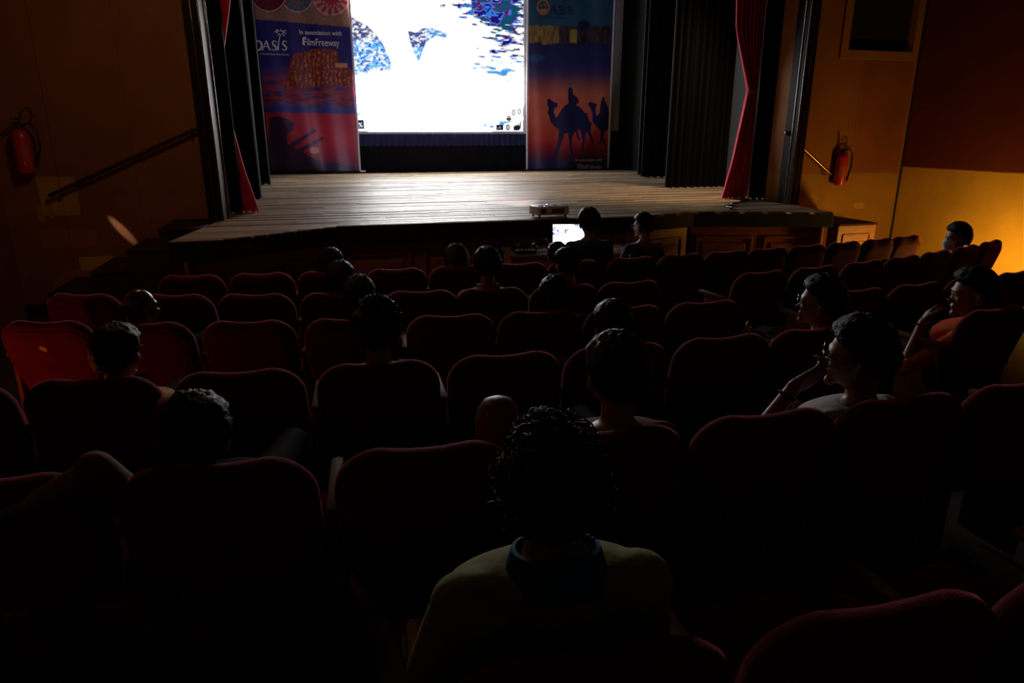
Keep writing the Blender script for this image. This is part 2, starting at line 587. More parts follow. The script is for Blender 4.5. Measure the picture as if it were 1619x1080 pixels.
# dark window opening upper right
wn = thing('window_1', 'black square window opening with a brown surround, upper right wall', 'window', (0, 0, 0))
wn['kind'] = 'structure'
b = MB(); b.box(((WX0 + WX1) / 2, YW + 0.10, (WZ0 + WZ1) / 2), (WX1 - WX0, 0.02, WZ1 - WZ0)); b.build('window_pane', M['dark'], wn, smooth=False)
for cx, cz, dx, dz in ((WX0 - 0.06, (WZ0 + WZ1) / 2, 0.12, WZ1 - WZ0 + 0.24), (WX1 + 0.05, (WZ0 + WZ1) / 2, 0.10, WZ1 - WZ0 + 0.24),
                       ((WX0 + WX1) / 2, WZ0 - 0.06, WX1 - WX0, 0.12), ((WX0 + WX1) / 2, WZ1 + 0.06, WX1 - WX0, 0.12)):
    b = MB(); b.box((cx, YW - 0.01, cz), (dx, 0.04, dz), bevel=0.006); b.build('window_frame', M['frame_brown'], wn, smooth=False)
b = MB(); b.box((7.72, YW + 0.002, 2.2), (0.86, 0.02, 1.46), bevel=0.004)
struct(b.build('trim_4', M['wall_r'], smooth=False))

# ================================================================== STAGE
front = [(-1.13, 8.44), (-1.37, 6.68), (-0.98, 6.70), (0.10, 7.42), (3.43, 7.42), (4.42, 7.74), (6.05, 7.23), (6.18, 8.44)]
stage = thing('stage', 'raised wooden stage with a black front edge and brown panelled front', 'stage', (0, 0, 0))
stage['kind'] = 'structure'
outline = [(-1.62, 8.46)] + front
back = [(8.0, 18.28), (-2.4, 18.28)]
deck_poly = [(-2.4, YW + 0.32), (PXL + 0.02, YW + 0.32), (PXL + 0.02, 8.46)] + outline + [(PXR - 0.02, 8.46), (PXR - 0.02, YW + 0.32), (8.0, YW + 0.32)] + back

def clip_x(poly, y):
    xs = []
    n = len(poly)
    for i in range(n):
        (x1, y1), (x2, y2) = poly[i], poly[(i + 1) % n]
        if (y1 > y) != (y2 > y):
            xs.append(x1 + (x2 - x1) * (y - y1) / (y2 - y1))
    return sorted(xs)

# sub-deck
def poly_slab(name, poly, z0, z1, m, parent):
    bm = bmesh.new()
    vs = [bm.verts.new((x, y, z0)) for x, y in poly]
    f = bm.faces.new(vs)
    r = bmesh.ops.extrude_face_region(bm, geom=[f])
    for v in [g for g in r['geom'] if isinstance(g, bmesh.types.BMVert)]:
        v.co.z = z1
    bmesh.ops.triangulate(bm, faces=[f for f in bm.faces if len(f.verts) > 4])
    bmesh.ops.recalc_face_normals(bm, faces=bm.faces)
    me = bpy.data.meshes.new(name)
    bm.to_mesh(me)
    bm.free()
    me.materials.append(m)
    return link(name, me, parent)

deck = [(-2.4, YW + 0.30), (PXL - 0.02, YW + 0.30), (PXL - 0.02, 8.48)] + front + [(PXR + 0.02, 8.48), (PXR + 0.02, YW + 0.30), (8.0, YW + 0.30), (8.0, 18.28), (-2.4, 18.28)]
poly_slab('subdeck', deck, SZ - 0.17, SZ - 0.022, M['dark'], stage)
poly_slab('base', [(x, y + 0.14 if y < 8.4 else y) for x, y in front], 0.0, SZ - 0.18, M['dark'], stage)
# planks (front ones 6 px, back ones under 2 px wide: one joined part, real boards with gaps)
bv, bf, bc = [], [], []
y = 6.60
pw = 0.085
while y < 18.26:
    for (ya, yb) in ((y + 0.002, y + pw - 0.003),):
        ym = (ya + yb) / 2
        xs = clip_x(deck, ym)
        for a, c in zip(xs[::2], xs[1::2]):
            x = a
            first = True
            while x < c - 0.01:
                ln = random.uniform(0.9, 2.6)
                x2 = min(c, x + ln)
                if c - x2 < 0.3:
                    x2 = c
                dz = random.uniform(-0.003, 0.003)
                z = SZ + dz
                tl = random.uniform(-0.0015, 0.0015)
                n = len(bv)
                bv += [(x + 0.001, ya, z - tl), (x2 - 0.001, ya, z - tl), (x2 - 0.001, yb, z + tl), (x + 0.001, yb, z + tl)]
                bv += [(p[0], p[1], SZ - 0.024) for p in bv[n:n + 4]]
                bf += [(n, n + 1, n + 2, n + 3), (n + 4, n + 5, n + 1, n), (n + 5, n + 6, n + 2, n + 1), (n + 6, n + 7, n + 3, n + 2), (n + 7, n + 4, n, n + 3)]
                k = random.uniform(0.45, 1.25)
                g = random.uniform(0.9, 1.1)
                bc += [(0.44 * k, 0.32 * k * g, 0.21 * k * g, 1)] * 8
                x = x2
    y += pw
me = bpy.data.meshes.new('floor_boards')
me.from_pydata(bv, [], bf)
a = me.color_attributes.new('Col', 'FLOAT_COLOR', 'POINT')
a.data.foreach_set('color', np.array(bc, np.float32).ravel())
me.materials.append(M['planks'])
link('floor_boards', me, stage, kind='stuff', label='worn grey-brown narrow boards of the stage floor')

# black fascia following the front edge
def run(pts, thick, z0, z1, inset=0.0):
    b = MB()
    for (x1, y1), (x2, y2) in zip(pts, pts[1:]):
        d = Vector((x2 - x1, y2 - y1, 0))
        L = d.length
        ang = math.atan2(d.y, d.x)
        T = Matrix.Translation((x1, y1, 0)) @ Matrix.Rotation(ang, 4, 'Z')
        b.box((L / 2, inset + thick / 2, (z0 + z1) / 2), (L + 0.01, thick, z1 - z0), T=T, bevel=0.004)
    return b
run(front, 0.03, SZ - 0.19, SZ - 0.004, -0.015).build('fascia', M['dark'], stage, smooth=False)
b = run(front, 0.02, SZ - 0.016, SZ - 0.003, -0.022)
b.build('edge_nosing', M['arm_wood'], stage, smooth=False)
# panelled front below, set back; every panel a part with its raised frame
for (x1, y1), (x2, y2) in zip(front, front[1:]):
    d = Vector((x2 - x1, y2 - y1, 0))
    L = d.length
    n = max(1, round(L / 0.85))
    ang = math.atan2(d.y, d.x)
    for i in range(n):
        p = Vector((x1, y1, 0)) + d * (i / n)
        T = Matrix.Translation(p) @ Matrix.Rotation(ang, 4, 'Z')
        wd = L / n
        b = MB()
        b.box((wd / 2, 0.10, 0.42), (wd - 0.004, 0.03, 0.84), T=T)
        o = b.build('front_panel', M['wood_red'], stage, smooth=False)
        fr = MB()
        z0, z1 = 0.10, 0.70
        for cx, cz, dx, dz in ((wd * 0.1, 0.4, 0.03, 0.6), (wd * 0.9, 0.4, 0.03, 0.6), (wd / 2, z1, wd * 0.8, 0.03), (wd / 2, z0, wd * 0.8, 0.03)):
            fr.box((cx, 0.075, cz), (dx, 0.025, dz), T=T, bevel=0.005)
        fr.box((wd / 2, 0.078, 0.4), (max(wd * 0.8 - 0.14, 0.05), 0.02, 0.46), T=T, bevel=0.012)
        fr.build('panel_moulding', M['wood_red'], o, smooth=False)

# steps either side
def stairs(name, label, steps, ya, yb, m, fielded=False):
    t = thing(name, label, 'steps', (0, 0, 0))
    for i, (xa, xb, zt) in enumerate(steps):
        b = MB(); b.box(((xa + xb) / 2, (ya + yb) / 2, (zt - 0.03) / 2), (xb - xa, yb - ya, zt - 0.03)); b.build('riser_block', m, t, smooth=False)
        b = MB(); b.box(((xa + xb) / 2, (ya + yb) / 2 - 0.01, zt - 0.015), (xb - xa + 0.02, yb - ya + 0.02, 0.03), bevel=0.006); b.build('tread', M['wood_step'], t, smooth=False)
        if fielded:
            zc = (zt - 0.03) / 2
            b = MB()
            w_, h_ = (xb - xa) * 0.72, (zt - 0.03) * 0.72
            for cx, cz, dx, dz in ((-w_ / 2, 0, 0.02, h_), (w_ / 2, 0, 0.02, h_), (0, h_ / 2, w_, 0.02), (0, -h_ / 2, w_, 0.02)):
                b.box(((xa + xb) / 2 + cx, ya - 0.005, zc + cz), (dx, 0.02, dz), bevel=0.004)
            b.box(((xa + xb) / 2, ya - 0.004, zc), (w_ * 0.7, 0.015, h_ * 0.7), bevel=0.006)
            b.build('fielded_panel', m, t, smooth=False)
    return t
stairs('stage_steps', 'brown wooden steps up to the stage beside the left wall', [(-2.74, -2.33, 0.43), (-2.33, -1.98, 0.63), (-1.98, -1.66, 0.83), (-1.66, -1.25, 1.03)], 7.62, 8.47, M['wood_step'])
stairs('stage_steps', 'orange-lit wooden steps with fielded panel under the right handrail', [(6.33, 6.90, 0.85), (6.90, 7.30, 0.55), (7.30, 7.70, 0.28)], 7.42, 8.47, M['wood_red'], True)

# ---- stage house
b = MB(); b.box((2.8, 18.42, 3.6), (12.2, 0.2, 7.2)); struct(b.build('wall_stage_back', M['dark'], smooth=False))
b = MB(); b.box((-2.55, 13.5, 3.6), (0.2, 9.6, 7.2)); struct(b.build('wall_stage_left', M['dark'], smooth=False))
b = MB(); b.box((8.2, 13.5, 3.6), (0.2, 9.6, 7.2)); struct(b.build('wall_stage_right', M['dark'], smooth=False))
b = MB(); b.box((2.8, 13.5, 7.3), (12.2, 10.0, 0.2)); struct(b.build('ceiling_stage', M['dark'], smooth=False))

# proscenium posts: stepped glossy mouldings
def post(x, sgn, label):
    t = thing('proscenium_post', label, 'post', (x, 8.22, SZ))
    hh = 5.3
    b = MB(); b.box((-sgn * 0.06, 0.135, hh / 2), (0.16, 0.26, hh), bevel=0.01); b.build('post_body', M['post_wood'], t, smooth=False)
    for dx, yy, r in ((0.012, -0.004, 0.011), (0.075, 0.012, 0.013), (-0.06, 0.0, 0.008)):
        b = MB(); b.tube([(sgn * dx, yy, 0.02), (sgn * dx, yy, hh)], r, 14); b.build('moulding', M['wood_dark'], t)
    return t
post(-1.13, 1, 'dark glossy moulded post at the left of the stage opening')
post(6.16, -1, 'dark glossy moulded post at the right of the stage opening')

def curtain(name, label, m, x0, x1, y, z0, z1, folds, amp, nx=90, cinch=None, cat='curtain', xfun=None, nz=40):
    u = np.linspace(0, 1, nx)
    v = np.linspace(0, 1, nz)
    U, V = np.meshgrid(u, v)
    rs = RNG.uniform(0, 6)
    ph = U * folds * 2 * PI + 0.9 * np.sin(U * 7 + rs) + 0.25 * np.sin(V * 3 + U * 5)
    X = x0 + (x1 - x0) * U
    if xfun is not None:
        X = xfun(U, V)
    Y = y + amp * np.sin(ph) * (1.0 - 0.25 * V) + 0.3 * amp * np.sin(ph * 2.3 + rs)
    Z = z0 + (z1 - z0) * V + 0.012 * np.sin(ph) * (V < 0.01)
    th = 0.012
    P1 = np.stack([X, Y - th, Z], -1)
    P2 = np.stack([X, Y + th, Z], -1)[:, ::-1]
    P = np.concatenate([P1, P2, P1[:, :1]], 1)
    o = link(name, grid_mesh(name, P, m))
    return tag(o, label, cat, {'side_curtain': 'black leg curtains at the sides of the stage', 'tied_curtain': 'crimson tied-back stage curtains'}.get(name))

curtain('side_curtain', 'black leg curtain nearest the left post, dropping to the boards', M['curtain_black'], -2.3, -0.92, 11.0, SZ + 0.01, 7.0, 9, 0.05)
curtain('side_curtain', 'black leg curtain just in front of the left banner', M['curtain_black'], -2.3, -1.0, 14.2, SZ + 0.01, 7.0, 9, 0.05)
curtain('side_curtain', 'wide black leg curtain right of the stage behind the red one', M['curtain_black'], 5.92, 7.10, 11.4, SZ + 0.01, 7.0, 9, 0.06)
curtain('side_curtain', 'black leg curtain between the camel banner and the wide black curtain', M['curtain_black'], 7.12, 8.05, 15.2, SZ + 0.01, 7.0, 5, 0.06)
curtain('side_curtain', 'narrow dark curtain right behind the edge of the camel banner', M['curtain_black'], 6.85, 7.6, 14.4, SZ + 0.01, 7.0, 4, 0.05)

def swag(x_post, sgn, zt, out_top, out_mid, out_bot):
    def f(U, V):
        z = SZ + (5.6 - SZ) * V
        k = np.interp(z, [SZ, SZ + 0.5, zt, zt + 0.8, 5.6], [out_bot, (out_bot + out_mid) / 2 + 0.02, out_mid, (out_mid + out_top) / 2 + .05, out_top])
        return x_post + sgn * (0.02 + U * k)
    return f
curtain('tied_curtain', 'crimson stage curtain tied back beside the right post', M['curtain_red'], 0, 0, 9.25, SZ + 0.01, 5.6, 7, 0.035, xfun=swag(6.18, -1, 2.55, 0.62, 0.16, 0.44), nx=120)
curtain('tied_curtain', 'crimson-edged dark stage curtain tied back beside the left post', M['curtain_red'], 0, 0, 9.05, SZ + 0.01, 5.6, 6, 0.03, xfun=swag(-1.22, 1, 2.55, 0.42, 0.12, 0.40), nx=120)
curtain('border_curtain', 'black return curtain closing the gap right of the red curtain', M['curtain_black'], 6.02, 6.45, 9.0, SZ + 0.01, 5.6, 4, 0.03)
curtain('border_curtain', 'black return curtain filling the gap behind the left post', M['curtain_black'], -1.5, -0.98, 8.9, SZ + 0.01, 5.6, 4, 0.03)
t = thing('curtain_tieback', 'crimson cord tying back the right red curtain', 'tieback', (6.08, 9.22, 2.55))
b = MB(); b.tube([(0.09 * math.cos(a), 0.07 * math.sin(a), 0.02 * math.cos(a)) for a in np.linspace(0, 2 * PI, 20)], 0.014, 8); b.build('cord', M['curtain_red'], t)

b = MB(); b.box((7.2, 12.6, 5.02), (0.7, 0.05, 4.34), bevel=0.01)
tag(b.build('hanging_panel', M['door_grey'], smooth=False), 'dim grey-blue panel seen between the red curtain and black leg', 'panel')
t = thing('equipment_stand', 'pale pole with a small pale board, glimpsed behind the red curtain', 'stand', (7.0, 12.3, SZ))
b = MB(); b.tube([(0, 0, 0.0), (0, 0, 1.8)], 0.03, 10); b.build('pole', M['board_pale'], t)
b = MB(); b.box((0.02, -0.04, 1.53), (0.16, 0.04, 0.40), bevel=0.01); b.build('board', M['board_pale'], t, smooth=False)
b = MB(); b.box((0, 0, 0.01), (0.35, 0.35, 0.02), bevel=0.005); b.build('base_plate', M['black_metal'], t, smooth=False)

# ---- screen
SX0, SX1, SZ0, SZ1 = 0.72, 5.12, 2.03, 5.6
def px_of(X, Z, Y=18.0):
    """photo position of a point on the back wall, used to lay out the picture"""
    dx, dy, dz = X, Y, Z - CAM.z
    xc = dx * math.cos(YAW) - dy * math.sin(YAW)
    fw = dx * math.sin(YAW) + dy * math.cos(YAW)
    z = fw * math.cos(PITCH) - dz * math.sin(PITCH)
    yc = -(fw * math.sin(PITCH) + dz * math.cos(PITCH))
    return 809.5 + FPX * xc / z, 540 + FPX * (-dz * math.cos(PITCH) - fw * math.sin(PITCH)) / z
nu, nv = 420, 300
X, Z = np.meshgrid(np.linspace(SX0, SX1, nu), np.linspace(SZ0, SZ1, nv))
U, V = px_of(X, Z)
W = np.array([1.0, 1.0, 0.995])
C = np.ones((nv, nu, 3)) * W
def blob(U, V, cx, cy, rx, ry):
    return np.exp(-(((U - cx) / rx) ** 2 + ((V - cy) / ry) ** 2))
nA = fbm(U * 0.16, V * 0.30, 3, 5)
nF = fbm(U * 0.26, V * 0.34, 9, 3)
nS = fbm((U * 0.9 + V * 0.5) * 0.085, (V * 0.95 - U * 0.12) * 0.34, 17, 4)
indigo, blue, cyan, red, teal = srgb((38, 18, 110)), srgb((30, 70, 205)), srgb((70, 175, 240)), srgb((150, 20, 60)), srgb((10, 80, 110))
polyA = [(550, 14), (562, 32), (578, 38), (592, 52), (603, 66), (614, 86), (620, 108), (602, 112), (590, 108), (572, 120), (550, 114)]
inA = inpoly(U, V, polyA)
dA = np.where(inA, 0.62, 0.0)
polyB = [(645, 49), (658, 52), (668, 45), (686, 45), (712, 56), (706, 60), (690, 56), (674, 66), (667, 84), (662, 97), (655, 84), (648, 64)]
dB = np.where(inpoly(U, V, polyB), 0.66, 0.0)
dC = 0.95 * blob(U, V, 745, 6, 42, 14) + 0.75 * blob(U, V, 780, 22, 45, 18) + 0.58 * blob(U, V, 800, 55, 38, 32) + 0.42 * blob(U, V, 785, 105, 45, 22) + 0.6 * blob(U, V, 722, 8, 26, 13) + 0.5 * blob(U, V, 815, 5, 40, 25) + 0.45 * blob(U, V, 700, 30, 18, 10) + 0.33 * blob(U, V, 785, 200, 25, 10)
cutC = ((U - 690) * 0.62 + (V - 38)) > -6 - 0 * U
dC = dC * np.where((V < 40 - (U - 700) * 0.55) & (U < 745), 0.35, 1)
def put(mask, k, col):
    global C
    m_ = (mask * k)[..., None]
    C = C * (1 - m_) + col * m_
sm = lambda x: np.clip(x, 0, 1)
mA = sm((dA + nF * 0.55 + nA * 0.35 - 0.98) * 9)
colA = np.where((V < 62)[..., None], indigo * 1.0, cyan) * (0.7 + 0.6 * nA[..., None])
colA = np.where(((nF > 0.60) & (V >= 62))[..., None], blue, colA)
m_ = (mA * sm(0.45 + nA))[..., None]; C = C * (1 - m_) + colA * m_
mB = sm((dB + nF * 0.55 - 0.83) * 9)
colB = np.where((U < 672)[..., None], indigo * 0.8 + blue * 0.2, blue * 0.4 + cyan * 0.6)
colB = np.where((V > 74)[..., None], cyan, colB)
m_ = mB[..., None]; C = C * (1 - m_) + colB * m_
mC = sm((dC * 0.9 + nS * 1.5 - 1.16) * 7)
pick = fbm(U * 0.07, V * 0.09, 31, 3)[..., None]
colC = np.where(pick < 0.42, indigo, np.where(pick < 0.52, blue * 0.6 + cyan * 0.4, np.where(pick < 0.60, indigo * 0.6 + red * 0.4, teal)))
colC = np.where((V > 90)[..., None], cyan * 0.8 + blue * 0.2, colC)
m_ = mC[..., None]; C = C * (1 - m_) + colC * m_
fringe = sm((dC + nS * 0.95 - 0.78) * 2.2)[..., None] * 0.35
C = C * (1 - fringe) + (C * np.array([0.72, 0.82, 1.0])) * fringe
fr2 = (sm((dA + dB) * 1.2 - 0.1) * 0.15)[..., None]
C = C * (1 - fr2) + np.array([0.5, 0.75, 0.95]) * fr2
scr = thing('projection_screen', 'large glowing white projection screen with blown-out blue map-like image', 'screen', ((SX0 + SX1) / 2, 18.0, SZ0))
P = np.stack([X - (SX0 + SX1) / 2, np.zeros_like(X), Z - SZ0], -1)
lum = C.min(-1)
hot = np.clip((lum - 0.70) / 0.12, 0, 1)
for (iu, iv, r_) in ((812, 178, 7), (821, 177, 6), (804, 188, 7), (803, 201, 6), (790, 201, 9), (818, 200, 9), (566, 197, 12)):
    hot *= 1 - np.clip(1.6 - np.hypot((U - iu) / r_, (V - iv) / (r_ * 1.1)), 0, 1)
def blur(a, r):
    for ax_ in (0, 1):
        p_ = np.pad(a, [(r + 1, r) if k_ == ax_ else (0, 0) for k_ in (0, 1)], mode='edge')
        cs = np.cumsum(p_, ax_)
        n_ = a.shape[ax_]
        a = (np.take(cs, range(2 * r + 1, 2 * r + 1 + n_), ax_) - np.take(cs, range(0, n_), ax_)) / (2 * r + 1)
    return a
hot = np.clip((blur(hot, 4) - 0.72) / 0.28, 0, 1) ** 2
C = C * (1 + (SCREEN_STRENGTH - 1) * hot)[..., None]
link('picture', grid_mesh('picture', P, emit('projected_picture', (1, 1, 1), 1.0, True), C, smooth=False), scr)
# border and frame
cx = (SX0 + SX1) / 2
M['screen_edge'] = mat('white_screen_border', (0.7, 0.68, 0.75), 0.6)
b = MB(); b.box((0, 0.02, -0.035), (SX1 - SX0 + 0.2, 0.03, 0.07), bevel=0.006); b.build('bottom_border', M['screen_edge'], scr, smooth=False)
b = MB(); b.box((SX1 - cx + 0.06, -0.02, (SZ1 - SZ0) / 2 - 0.03), (0.11, 0.05, SZ1 - SZ0 + 0.06), bevel=0.01); b.build('side_border', M['screen_edge'], scr, smooth=False)
b = MB(); b.box((0, 0.06, 1.8), (SX1 - SX0 + 0.3, 0.05, 3.8)); b.build('backing', M['dark'], scr, smooth=False)
M['icon'] = mat('dark_blue_icon', (0.01, 0.02, 0.08), 0.6)
def icon_pt(u, v):
    """back-wall point from its place in the projected picture"""
    d = at(u, v, 10.0) - CAM
    t = 17.97 / d.y
    p = CAM + d * t
    return p.x - cx, p.z - SZ0
def flatpoly(pts, y=-0.03):
    b = MB()
    n = len(pts)
    b.add([(x, y, z) for x, z in pts], [tuple(range(n))])
    b.add([(x, y + 0.004, z) for x, z in pts], [tuple(range(n))[::-1]])
    return b
def ring2(c, rx, rz, t, n=24):
    b = MB()
    vs, fs = [], []
    for i in range(n):
        a = 2 * PI * i / n
        vs += [(c[0] + rx * math.cos(a), -0.03, c[1] + rz * math.sin(a)), (c[0] + (rx - t) * math.cos(a), -0.03, c[1] + (rz - t) * math.sin(a))]
    for i in range(n):
        j = (i + 1) % n
        fs.append((2 * i, 2 * j, 2 * j + 1, 2 * i + 1))
    b.add(vs, fs)
    return b
k = 0.0152
for u, v, rx, rz, t in ((812, 178, 2.6, 4.6, 1.0), (821, 176.5, 2.6, 4.2, 0.9), (804.5, 188, 2.8, 4.6, 1.6), (803, 201.5, 3.0, 4.6, 1.8)):
    ring2(icon_pt(u, v), rx * k, rz * k, t * k).build('round_icon', M['icon'], scr, smooth=False)
def rect_icon(u0, v0, u1, v1, name='box_icon', m='icon'):
    a, c_ = icon_pt(u0, v0), icon_pt(u1, v1)
    return flatpoly([(a[0], c_[1]), (c_[0], c_[1]), (c_[0], a[1]), (a[0], a[1])]).build(name, M[m], scr, smooth=False)
rect_icon(785, 197.5, 795.5, 205.5)
rect_icon(801, 187, 808, 189.5)
rect_icon(559, 190, 575.5, 203.5, 'percent_box')
flatpoly([icon_pt(*p) for p in ((812.5, 206), (812, 199), (814, 200), (816, 197), (817.5, 199), (820, 196), (821, 200), (823, 192), (823.5, 192), (823, 203), (820, 206))]).build('shape_icon', M['icon'], scr, smooth=False)
M['icon_white'] = emit('white_icon', (0.8, 0.8, 0.85), 0.9)
def glyph(body, u, v, size, m, parent, name='lettering', base=None, y=-0.036, sx=1.0, bold=0.0):
    c = bpy.data.curves.new(name, 'FONT')
    c.body = body
    c.size = size
    c.extrude = 0.001
    c.offset = bold
    tmp = bpy.data.objects.new('tmp_text', c)
    COL.objects.link(tmp)
    dg = bpy.context.evaluated_depsgraph_get()
    me = bpy.data.meshes.new_from_object(tmp.evaluated_get(dg))
    bpy.data.objects.remove(tmp)
    me.materials.clear()
    o = bpy.data.objects.new(name, me)
    o.rotation_euler = (PI / 2, 0, 0)
    o.scale = (sx, 1, 1)
    COL.objects.link(o)
    o.parent = parent
    o.data.materials.append(m)
    o.location = (base[0], y, base[1])
    return o
q = icon_pt(561, 201)
glyph(') %', 0, 0, 0.15, M['icon_white'], scr, base=q, bold=0.004)
q = icon_pt(788, 204); glyph('- +', 0, 0, 0.10, M['icon_white'], scr, base=(q[0] - 0.02, q[1]), bold=0.003, sx=0.7)

# skirt under the screen
curtain('screen_skirt', 'navy pleated cloth hanging directly below the screen', M['curtain_navy'], 0.80, 5.22, 17.96, 1.68, 1.965, 30, 0.02, nx=260, cat='skirt', nz=8)
curtain('screen_skirt', 'black cloth below the navy pleats, down to the boards', M['curtain_black'], 0.80, 5.26, 18.02, SZ + 0.01, 1.69, 10, 0.012, nx=160, cat='skirt', nz=8)

# ---- banners
def banner(x0, x1, z0, z1, y, colfun, label, nfold, amp, lean=0.0):
    nu, nv = 190, 330
    u = np.linspace(0, 1, nu)
    v = np.linspace(0, 1, nv)
    Uu, Vv = np.meshgrid(u, v)
    X = x0 + (x1 - x0) * Uu
    Z = z0 + (z1 - z0) * Vv
    Y = y + amp * np.sin(Uu * nfold * 2 * PI + 1.3 * np.sin(Vv * 2)) * (0.4 + 0.6 * Vv) + amp * 0.6 * np.sin(Uu * 23 + Vv * 4)
    pu, pv = px_of(X, Z, y)
    C = colfun(pu, pv)
    t = thing('festival_banner', label, 'banner', ((x0 + x1) / 2, y, z0))
    P = np.stack([X - (x0 + x1) / 2, Y - y, Z - z0], -1)
    link('printed_sheet', grid_mesh('printed_sheet', P, M['banner'], C), t)
    return t, (x0 + x1) / 2, y, z0

def ramp(v, stops):
    vs = [s[0] for s in stops]
    return np.stack([np.interp(v, vs, [srgb(s[1])[i] for s in stops]) for i in range(3)], -1)
GAIN = 1.0
def left_art(u, v):
    n1 = fbm(u * 0.06, v * 0.10, 41, 5)
    n2 = fbm(u * 0.22, v * 0.30, 47, 4)
    n3 = fbm(u * 0.05, v * 0.22, 53, 4)
    c = np.ones(u.shape + (3,)) * srgb((150, 110, 92))
    c *= (0.7 + 0.6 * n2)[..., None]
    # round mandalas on tan ground
    for (cx, cy, r, c1, c2) in ((524, -4, 30, (170, 40, 60), (190, 140, 130)), (470, -6, 27, (120, 60, 90), (30, 130, 120)), (425, -10, 30, (120, 30, 50), (90, 20, 50))):
        d = np.hypot(u - cx, (v - cy))
        a = np.arctan2(v - cy, u - cx)
        m = d < r
        seg = (np.sin(a * 14) > 0) ^ (d > r * 0.55)
        cc = np.where(seg[..., None], srgb(c1), srgb(c2))
        cc = np.where(((d > r - 3) & (d < r - 1.2))[..., None], srgb((215, 160, 160)), cc)
        cc = np.where((d < r * 0.4)[..., None], srgb(c1) * 1.3, cc)
        c = np.where(m[..., None], cc, c)
    edge = 30 + (u - 400) * 0.085
    top = v < edge
    navy = srgb((36, 32, 110))
    body = np.ones_like(c) * navy * (0.85 + 0.4 * n1)[..., None]
    # fort on its rock
    mix1 = sm((v - 96 - 12 * n1) / 30)[..., None]
    rock = ramp(n3, [(0.25, (52, 40, 110)), (0.42, (120, 40, 70)), (0.55, (175, 55, 55)), (0.7, (60, 60, 130)), (0.85, (45, 60, 140))])
    body = body * (1 - mix1) + rock * mix1
    fort = inpoly(u, v, [(455, 118), (460, 92), (468, 84), (482, 82), (492, 78), (520, 77), (534, 82), (536, 100), (550, 100), (550, 108), (556, 112), (556, 135), (455, 140)])
    str_ = 0.35 + 0.4 * np.sin(u * 0.9 + 9 * n1 + 3 * n2) + 0.3 * n2
    fc = srgb((150, 55, 45)) * (0.45 + 1.3 * (str_ * n2))[..., None]
    hl = (sm((n2 - 0.5) * 6) * (str_ > 0.5))[..., None]
    fc = fc * (1 - hl * 0.55) + srgb((235, 150, 90)) * hl * 0.55
    body = np.where(fort[..., None], fc, body)
    body = np.where(((u > 530) & (u < 549) & (v > 100) & (v < 107))[..., None], srgb((220, 150, 110)), body)
    sea = sm((v - 155 - 16 * n1) / 8)[..., None]
    body = body * (1 - sea) + srgb((60, 62, 150)) * (0.7 + 0.6 * n3)[..., None] * sea
    redz = v > 178 + (u - 430) * 0.015
    rr = ramp(v, [(178, (185, 45, 75)), (215, (195, 50, 70)), (245, (160, 35, 70)), (266, (90, 25, 70))]) * (0.8 + 0.4 * n1)[..., None]
    body = np.where(redz[..., None], rr, body)
    # dark rocks and the two guns
    dk = inpoly(u, v, [(426, 186), (440, 184), (455, 188), (466, 195), (463, 206), (453, 212), (455, 228), (474, 238), (492, 248), (512, 258), (530, 256), (545, 262), (566, 264), (566, 275), (420, 275)])
    guns = inpoly(u, v, [(456, 229), (498, 203), (501, 207), (462, 234)]) | inpoly(u, v, [(468, 238), (509, 216), (513, 219), (474, 242)])
    body = np.where((dk | guns)[..., None], srgb((62, 30, 92)) * (0.8 + 0.4 * n2)[..., None], body)
    body = np.where((np.hypot((u - 497) / 7.5, (v - 238) / 5.5) < 1)[..., None], srgb((225, 150, 130)), body)
    body = np.where((v > 268)[..., None], srgb((30, 18, 50)), body)
    return np.where(top[..., None], c, body) * GAIN
K = 3.857
cam1 = [(135, 605), (150, 600), (170, 618), (200, 630), (198, 655), (180, 660), (178, 690), (190, 720), (205, 700), (225, 665), (250, 640), (265, 630), (262, 580), (262, 545), (272, 530), (290, 540), (292, 570), (320, 595), (332, 620), (310, 640), (345, 660), (365, 690), (385, 690), (380, 705), (395, 740), (412, 755), (405, 765), (400, 800), (412, 840), (418, 885), (408, 870), (385, 815), (372, 800), (370, 830), (362, 880), (355, 925), (345, 915), (350, 850), (338, 795), (320, 790), (335, 850), (325, 860), (308, 800), (290, 830), (285, 880), (295, 945), (280, 960), (275, 900), (262, 810), (240, 815), (228, 860), (208, 910), (192, 965), (172, 975), (192, 900), (203, 850), (208, 790), (180, 770), (155, 740), (150, 710), (138, 690), (145, 660), (135, 635)]
cam2 = [(385, 630), (400, 620), (420, 628), (438, 632), (435, 650), (430, 670), (438, 710), (455, 690), (458, 640), (465, 620), (468, 595), (485, 592), (488, 620), (505, 650), (512, 690), (510, 740), (505, 790), (482, 800), (480, 840), (494, 895), (484, 890), (470, 850), (464, 880), (454, 880), (465, 800), (445, 780), (420, 755), (412, 740), (412, 700), (405, 665), (390, 645)]
cam1 = [(830 + x / K, y / K) for x, y in cam1]
cam2 = [(830 + x / K, y / K) for x, y in cam2]
